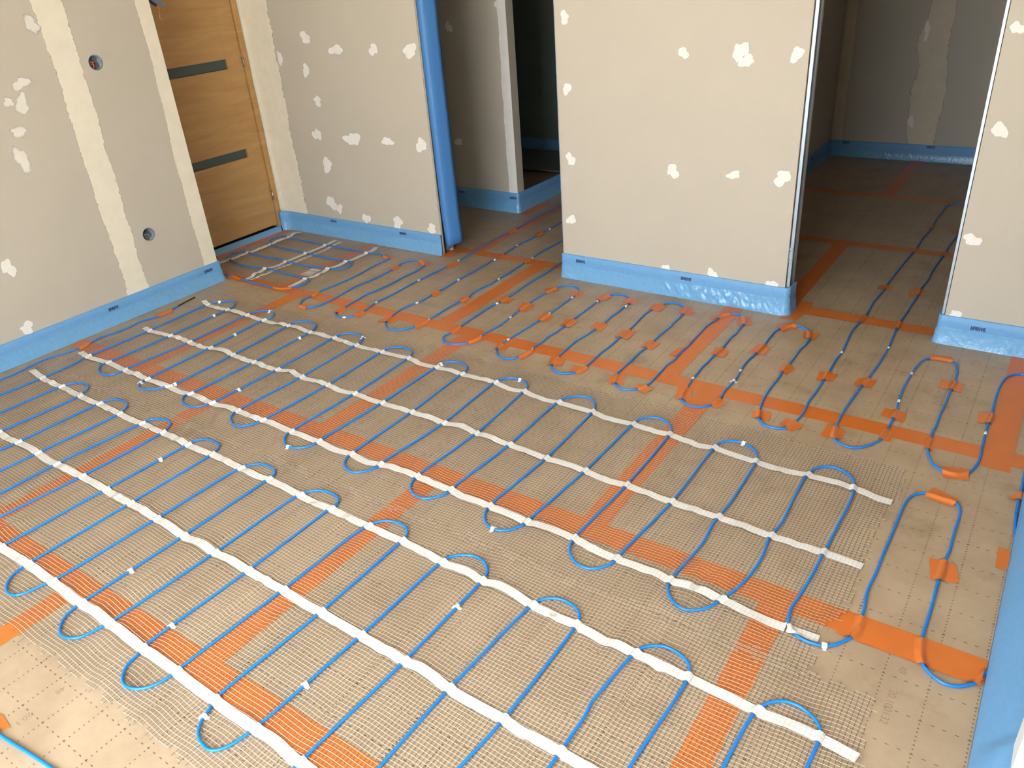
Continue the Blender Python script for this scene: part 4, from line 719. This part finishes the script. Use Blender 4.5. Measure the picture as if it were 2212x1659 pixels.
def inB(X, Y):
    e = .008*NE(X*0+1, np.round(Y/.0115)*.37); f = .008*NE(np.round(X/.0115)*.37, Y*0+3)
    return (X > -3.885+e) & (X < np.interp(Y, br_[:, 1], br_[:, 0])+e) & (Y > 1.435+f) & (Y < 2.478+f-.03*(X > -.6))
def inA(X, Y):
    e = .008*NE(X*0+5, np.round(Y/.0115)*.37); f = .008*NE(np.round(X/.0115)*.37, Y*0+7)
    return (X > -3.91+e) & (X < -.094+e) & (Y > .478+f) & (Y < 1.468+f)
def inC(X, Y):
    e = .008*NE(X*0+9, np.round(Y/.0115)*.37); f = .008*NE(np.round(X/.0115)*.37, Y*0+11)
    return (X > -4.36+e) & (X < -3.385+e) & (Y > 2.695+f) & (Y < 3.462+f)
rA = mat_root('A', 'large blue cable heating mat nearest the camera, with white fabric strips', (-1.9, .95, 0))
rB = mat_root('B', 'large blue cable heating mat across the middle of the floor', (-2.05, 1.95, 0))
rC = mat_root('C', 'small heating mat in front of the oak door', (-3.9, 3.05, 0))
net(rA, 'netting', -3.93, -.07, .44, 1.50, .0115, inA, 1); net(rB, 'netting', -3.91, -.18, 1.41, 2.51, .0115, inB, 2); net(rC, 'netting', -4.38, -3.36, 2.67, 3.48, .0115, inC, 3, .7, True)
for k, r in (('A', rA), ('B', rB), ('C', rC)): cable_part(k, r)
for k in ('A1', 'A2', 'A3'): strip(rA, D['strips'][k])
for k in ('B1', 'B2', 'B3', 'B3b'): strip(rB, D['strips'][k])
for k in ('C1', 'C2', 'C3'): strip(rC, D['strips'][k], .030)
strip(rC, D['strips']['Clad'], .026, 'strip_fabric', 'ladder_strip', .004, True)
lp = np.array(D['ladpatch'])/1000.
a_, b_, c_, d_ = lp[0], lp[1], lp[2], lp[3]
strip(rC, [tuple((1000*(a_+b_)/2).round()), tuple((1000*(a_+b_+c_+d_)/4).round()), tuple((1000*(c_+d_)/2).round())], .075, 'strip_fabric', 'ladder_strip', .004, True)

loose = {}
def loose_cable(key, label, group='loose blue heating cable'):
    P = CAB[key]; r = holder('heating_cable', label, 'cable', group, (float(P[0][0]), float(P[0][1]), 0)); cable_part(key, r, 'sheath'); loose[key] = r; return r
loose_cable('S1', 'loose blue cable looping from the small mat into the left doorway, leftmost')
loose_cable('S2', 'loose blue cable with a single near bend, both ends in the left doorway')
loose_cable('S3', 'longest loose blue cable, snaking past the middle wall into the right doorway')
loose_cable('S4', 'loose blue cable from the right doorway looping along the right wall')
r_ = loose_cable('lead', 'single blue cable with a black tip beside the left wall'); cable_part('leadtip', r_, 'black_tip', 'cable_black')
loose_cable('corner', 'short blue cable crossing the bottom left corner of the photo')
PAR = {**roots, **loose}
for x, y in D['clips']:
    p = np.array([x, y])/1000.; d, k, i = nearest(p, ('A', 'B', 'C', 'S1', 'S2', 'S3', 'S4'))
    C = CAB[k]; t = C[min(i+1, len(C)-1)]-C[max(i-1, 0)]; o = bpy.data.objects.new('cable_clip', CLIP); link(o, PAR[k])
    o.location = (C[i][0]-PAR[k].location[0], C[i][1]-PAR[k].location[1], CBASE.get(k, 0)+.0002); o.rotation_euler = (0, 0, math.atan2(t[1], t[0])+random.uniform(-.2, .2)); o.scale = (1.15, 1.15, 1.0)
for x, y in D['sleeves']:
    p = np.array([x, y])/1000.; d, k, i = nearest(p, ('B', 'S1', 'S2', 'S3', 'S4')); C = CAB[k]; j = max(1, int(.012/.01))
    seg = C[max(i-j, 0):i+j+1]; o = tube('white_sleeve', seg, RC+.0009, 'paper_white', PAR[k]); o.matrix_parent_inverse = Matrix.Translation(-PAR[k].location)

# ------------------------------------------------------------------ orange tape
def tape_quad(name, Q, label, group, base=.0012, drape=True, n=None, jag=.002, cat='tape', lift=0.0):
    Q = np.array(Q, float); L1 = (np.linalg.norm(Q[1]-Q[0])+np.linalg.norm(Q[2]-Q[3]))/2; L2 = (np.linalg.norm(Q[3]-Q[0])+np.linalg.norm(Q[2]-Q[1]))/2
    st = .0036 if drape else .03; nu = max(3, min(int(L1/st), 260)); nv = max(3, min(int(L2/st), 260))
    u, v = np.meshgrid(np.linspace(0, 1, nu), np.linspace(0, 1, nv)); rg = np.random.default_rng(abs(hash((round(Q[0][0]*1000), round(Q[0][1]*1000)))) % 99999)
    P = (1-u)[..., None]*(1-v)[..., None]*Q[0]+u[..., None]*(1-v)[..., None]*Q[1]+u[..., None]*v[..., None]*Q[2]+(1-u)[..., None]*v[..., None]*Q[3]
    X, Y = P[..., 0].copy(), P[..., 1].copy()
    e = jag*rg.standard_normal(nv); X[:, 0] += e*.5; X[:, -1] += .5*jag*rg.standard_normal(nv)
    Z = np.full(X.shape, base)
    if drape:
        d = dist_to(X, Y, CLOUD); Z = np.maximum(Z, .0108*np.exp(-(d/.0102)**2.4)); nz = Noise2(int(rg.integers(1, 9999)), 40, 160)
        Z += .0006*np.clip(nz(X, Y), -.6, 2)*np.clip(1-d/.03, 0, 1)
        Z[0, :] += .0004
    O = P.reshape(-1, 2).mean(0); V = np.stack([X-O[0], Y-O[1], Z], -1).reshape(-1, 3)
    F = [(i*nu+j, i*nu+j+1, (i+1)*nu+j+1, (i+1)*nu+j) for i in range(nv-1) for j in range(nu-1)]
    o = mesh(name, V, F, 'tape_orange', None, drape); o.location = (O[0], O[1], 0)
    bm = bmesh.new(); bm.from_mesh(o.data); bmesh.ops.recalc_face_normals(bm, faces=bm.faces[:])
    if bm.faces[0].normal.z < 0: bmesh.ops.reverse_faces(bm, faces=bm.faces[:])
    bm.to_mesh(o.data); bm.free()
    if not drape:
        sd = o.modifiers.new('thickness', 'SOLIDIFY'); sd.thickness = .0004; sd.offset = 1
    return tag(o, label, cat, group)
def seam(x0, x1, y0, y1, label, base=.0004, drape=False, sk=0.0):
    q = [(x0, y0), (x1, y0+sk), (x1, y1+sk), (x0, y1)]
    if (x1-x0) < (y1-y0): q = [(x0, y0), (x1, y0), (x1+sk, y1), (x0+sk, y1)]
    return tape_quad('seam_tape', q, label, 'long seam tapes', base, drape)
seam(-4.36, .10, 2.642, 2.728, 'longest orange seam tape, crossing the floor in front of the two doorways')
seam(-3.99, .10, 1.640, 1.725, 'orange seam tape running left to right under the middle heating mat', .0005)
seam(-3.9, .10, .642, .724, 'orange seam tape running left to right under the nearest heating mat')
seam(-2.99, -2.10, 3.595, 3.668, 'orange seam tape across the threshold of the left doorway', .0005)
seam(-1.62, .3, 4.592, 4.668, 'orange seam tape crossing the dark right room, nearer one', .0010, True)
seam(-1.62, .3, 5.602, 5.678, 'orange seam tape crossing the dark right room, farther one')
seam(-4.455, -4.395, 2.80, 3.50, 'orange seam tape along the blue strip under the oak door', .0006)
seam(-3.655, -3.580, 2.735, 3.50, 'orange seam tape under the right end of the small mat', .0007)
seam(-3.462, -3.374, 1.70, 2.665, 'orange seam tape running from the left part of the middle mat toward the small mat', .0008)
seam(-2.448, -2.360, 2.70, 3.62, 'orange seam tape running from the left doorway to the long seam', .0008)
seam(-2.243, -2.160, 1.70, 2.665, 'orange seam tape under the middle of the middle mat, running away from the camera', .0008)
seam(-1.245, -1.160, 2.70, 3.504, 'broad orange seam tape running from under the middle wall to the long seam', .0008)
seam(-1.040, -.952, 1.70, 2.665, 'orange seam tape under the right part of the middle mat, running away from the camera', .0008)
seam(-.030, .056, 2.60, 3.50, 'orange seam tape beside the right wall', .0009)
seam(-2.850, -2.772, .70, 1.660, 'orange seam tape under the left part of the nearest mat, running toward the left edge', .0008)
seam(-1.640, -1.562, .70, 1.660, 'orange seam tape under the middle of the nearest mat, running toward the camera', .0008)
seam(-.437, -.360, .70, 1.660, 'orange seam tape under the right part of the nearest mat, brightest', .0008)
seam(-2.245, -2.168, -.30, .660, 'short orange seam tape at the lower left, running off the picture', .0008)
seam(-1.028, -.948, 3.66, 4.62, 'orange seam tape just inside the right doorway, running into the dark room', .0008)
seam(-1.005, -.930, 5.66, 6.66, 'orange seam tape running to the rear wall of the dark right room', .0008)
seam(-2.945, -2.868, 3.64, 5.4, 'orange seam tape under the leftmost cable in the hallway', .0008)
seam(-3.095, -3.018, 4.385, 4.70, 'short orange tape beside the hallway wall corner', .0008)
tape_quad('seam_tape', [(-.94, 3.560), (-.31, 3.562), (-.31, 3.642), (-.94, 3.645)], 'orange tape pressed over two cables at the right doorway threshold', 'long seam tapes', .0014)
tape_quad('seam_tape', [(-.975, 3.46), (-.895, 3.475), (-.885, 3.70), (-.985, 3.70)], 'short orange tape at the corner of the middle wall by the right doorway', 'long seam tapes', .0018, False)
tape_quad('seam_tape', [(-3.066, 3.476), (-2.99, 3.495), (-2.975, 3.665), (-3.06, 3.671)], 'short orange tape at the foot of the hanging blue strip', 'long seam tapes', .0018, False)
tape_quad('seam_tape', [(-.235, 1.628), (.096, 1.628), (.096, 1.712), (-.235, 1.708)], 'orange tape layered over two cables at the right end of the middle mat', 'long seam tapes', .0016)
tape_quad('seam_tape', [(-2.20, 2.50), (-2.14, 2.57), (-2.10, 2.67), (-2.245, 2.67)], 'short orange tape tab hanging below the long seam, near the fourth cable bend', 'long seam tapes', .0014, False)

for Q, lab in D['patches']:
    tape_quad('tape_patch', np.array(Q)/1000., lab, 'orange tape patches holding the cable', .0022)

# ------------------------------------------------------------------ small things
pb = holder('spare_board', 'grey-green board lying on the dark bathroom floor', 'board', None, (-4.05, 5.75, 0))
def pbx(n, x0, x1, y0, y1, z0, z1, m): V, F = boxvf(x0+4.05, x1+4.05, y0-5.75, y1-5.75, z0, z1); return mesh(n, V, F, m, pb)
pbx('gap_shade_prop', -4.9, -3.2, 5.46, 5.52, .001, .02, 'gap_black'); pbx('gap_shade_prop', -4.9, -3.2, 5.94, 5.99, .001, .02, 'gap_black'); pbx('sheet', -4.95, -3.18, 5.41, 6.015, .0205, .034, 'grey_board')  # black props paint the shade of the gap beneath the sheet
def printed(body, x, y, rz, size):
    me = text_mesh(body, size); me.materials.clear(); me.materials.append(MT['ink_brown']); o = bpy.data.objects.new('printed_text', me); link(o, floor); o.location = (x, y, .0004); o.rotation_euler = (0, 0, R(rz))
printed('20.100132', -0.073, 1.464, -90, .026); printed('48', -0.068, 1.591, -90, .026)
printed('48', -1.864, 0.438, -90, .024); printed('20.1', -1.858, 0.340, -90, .024)
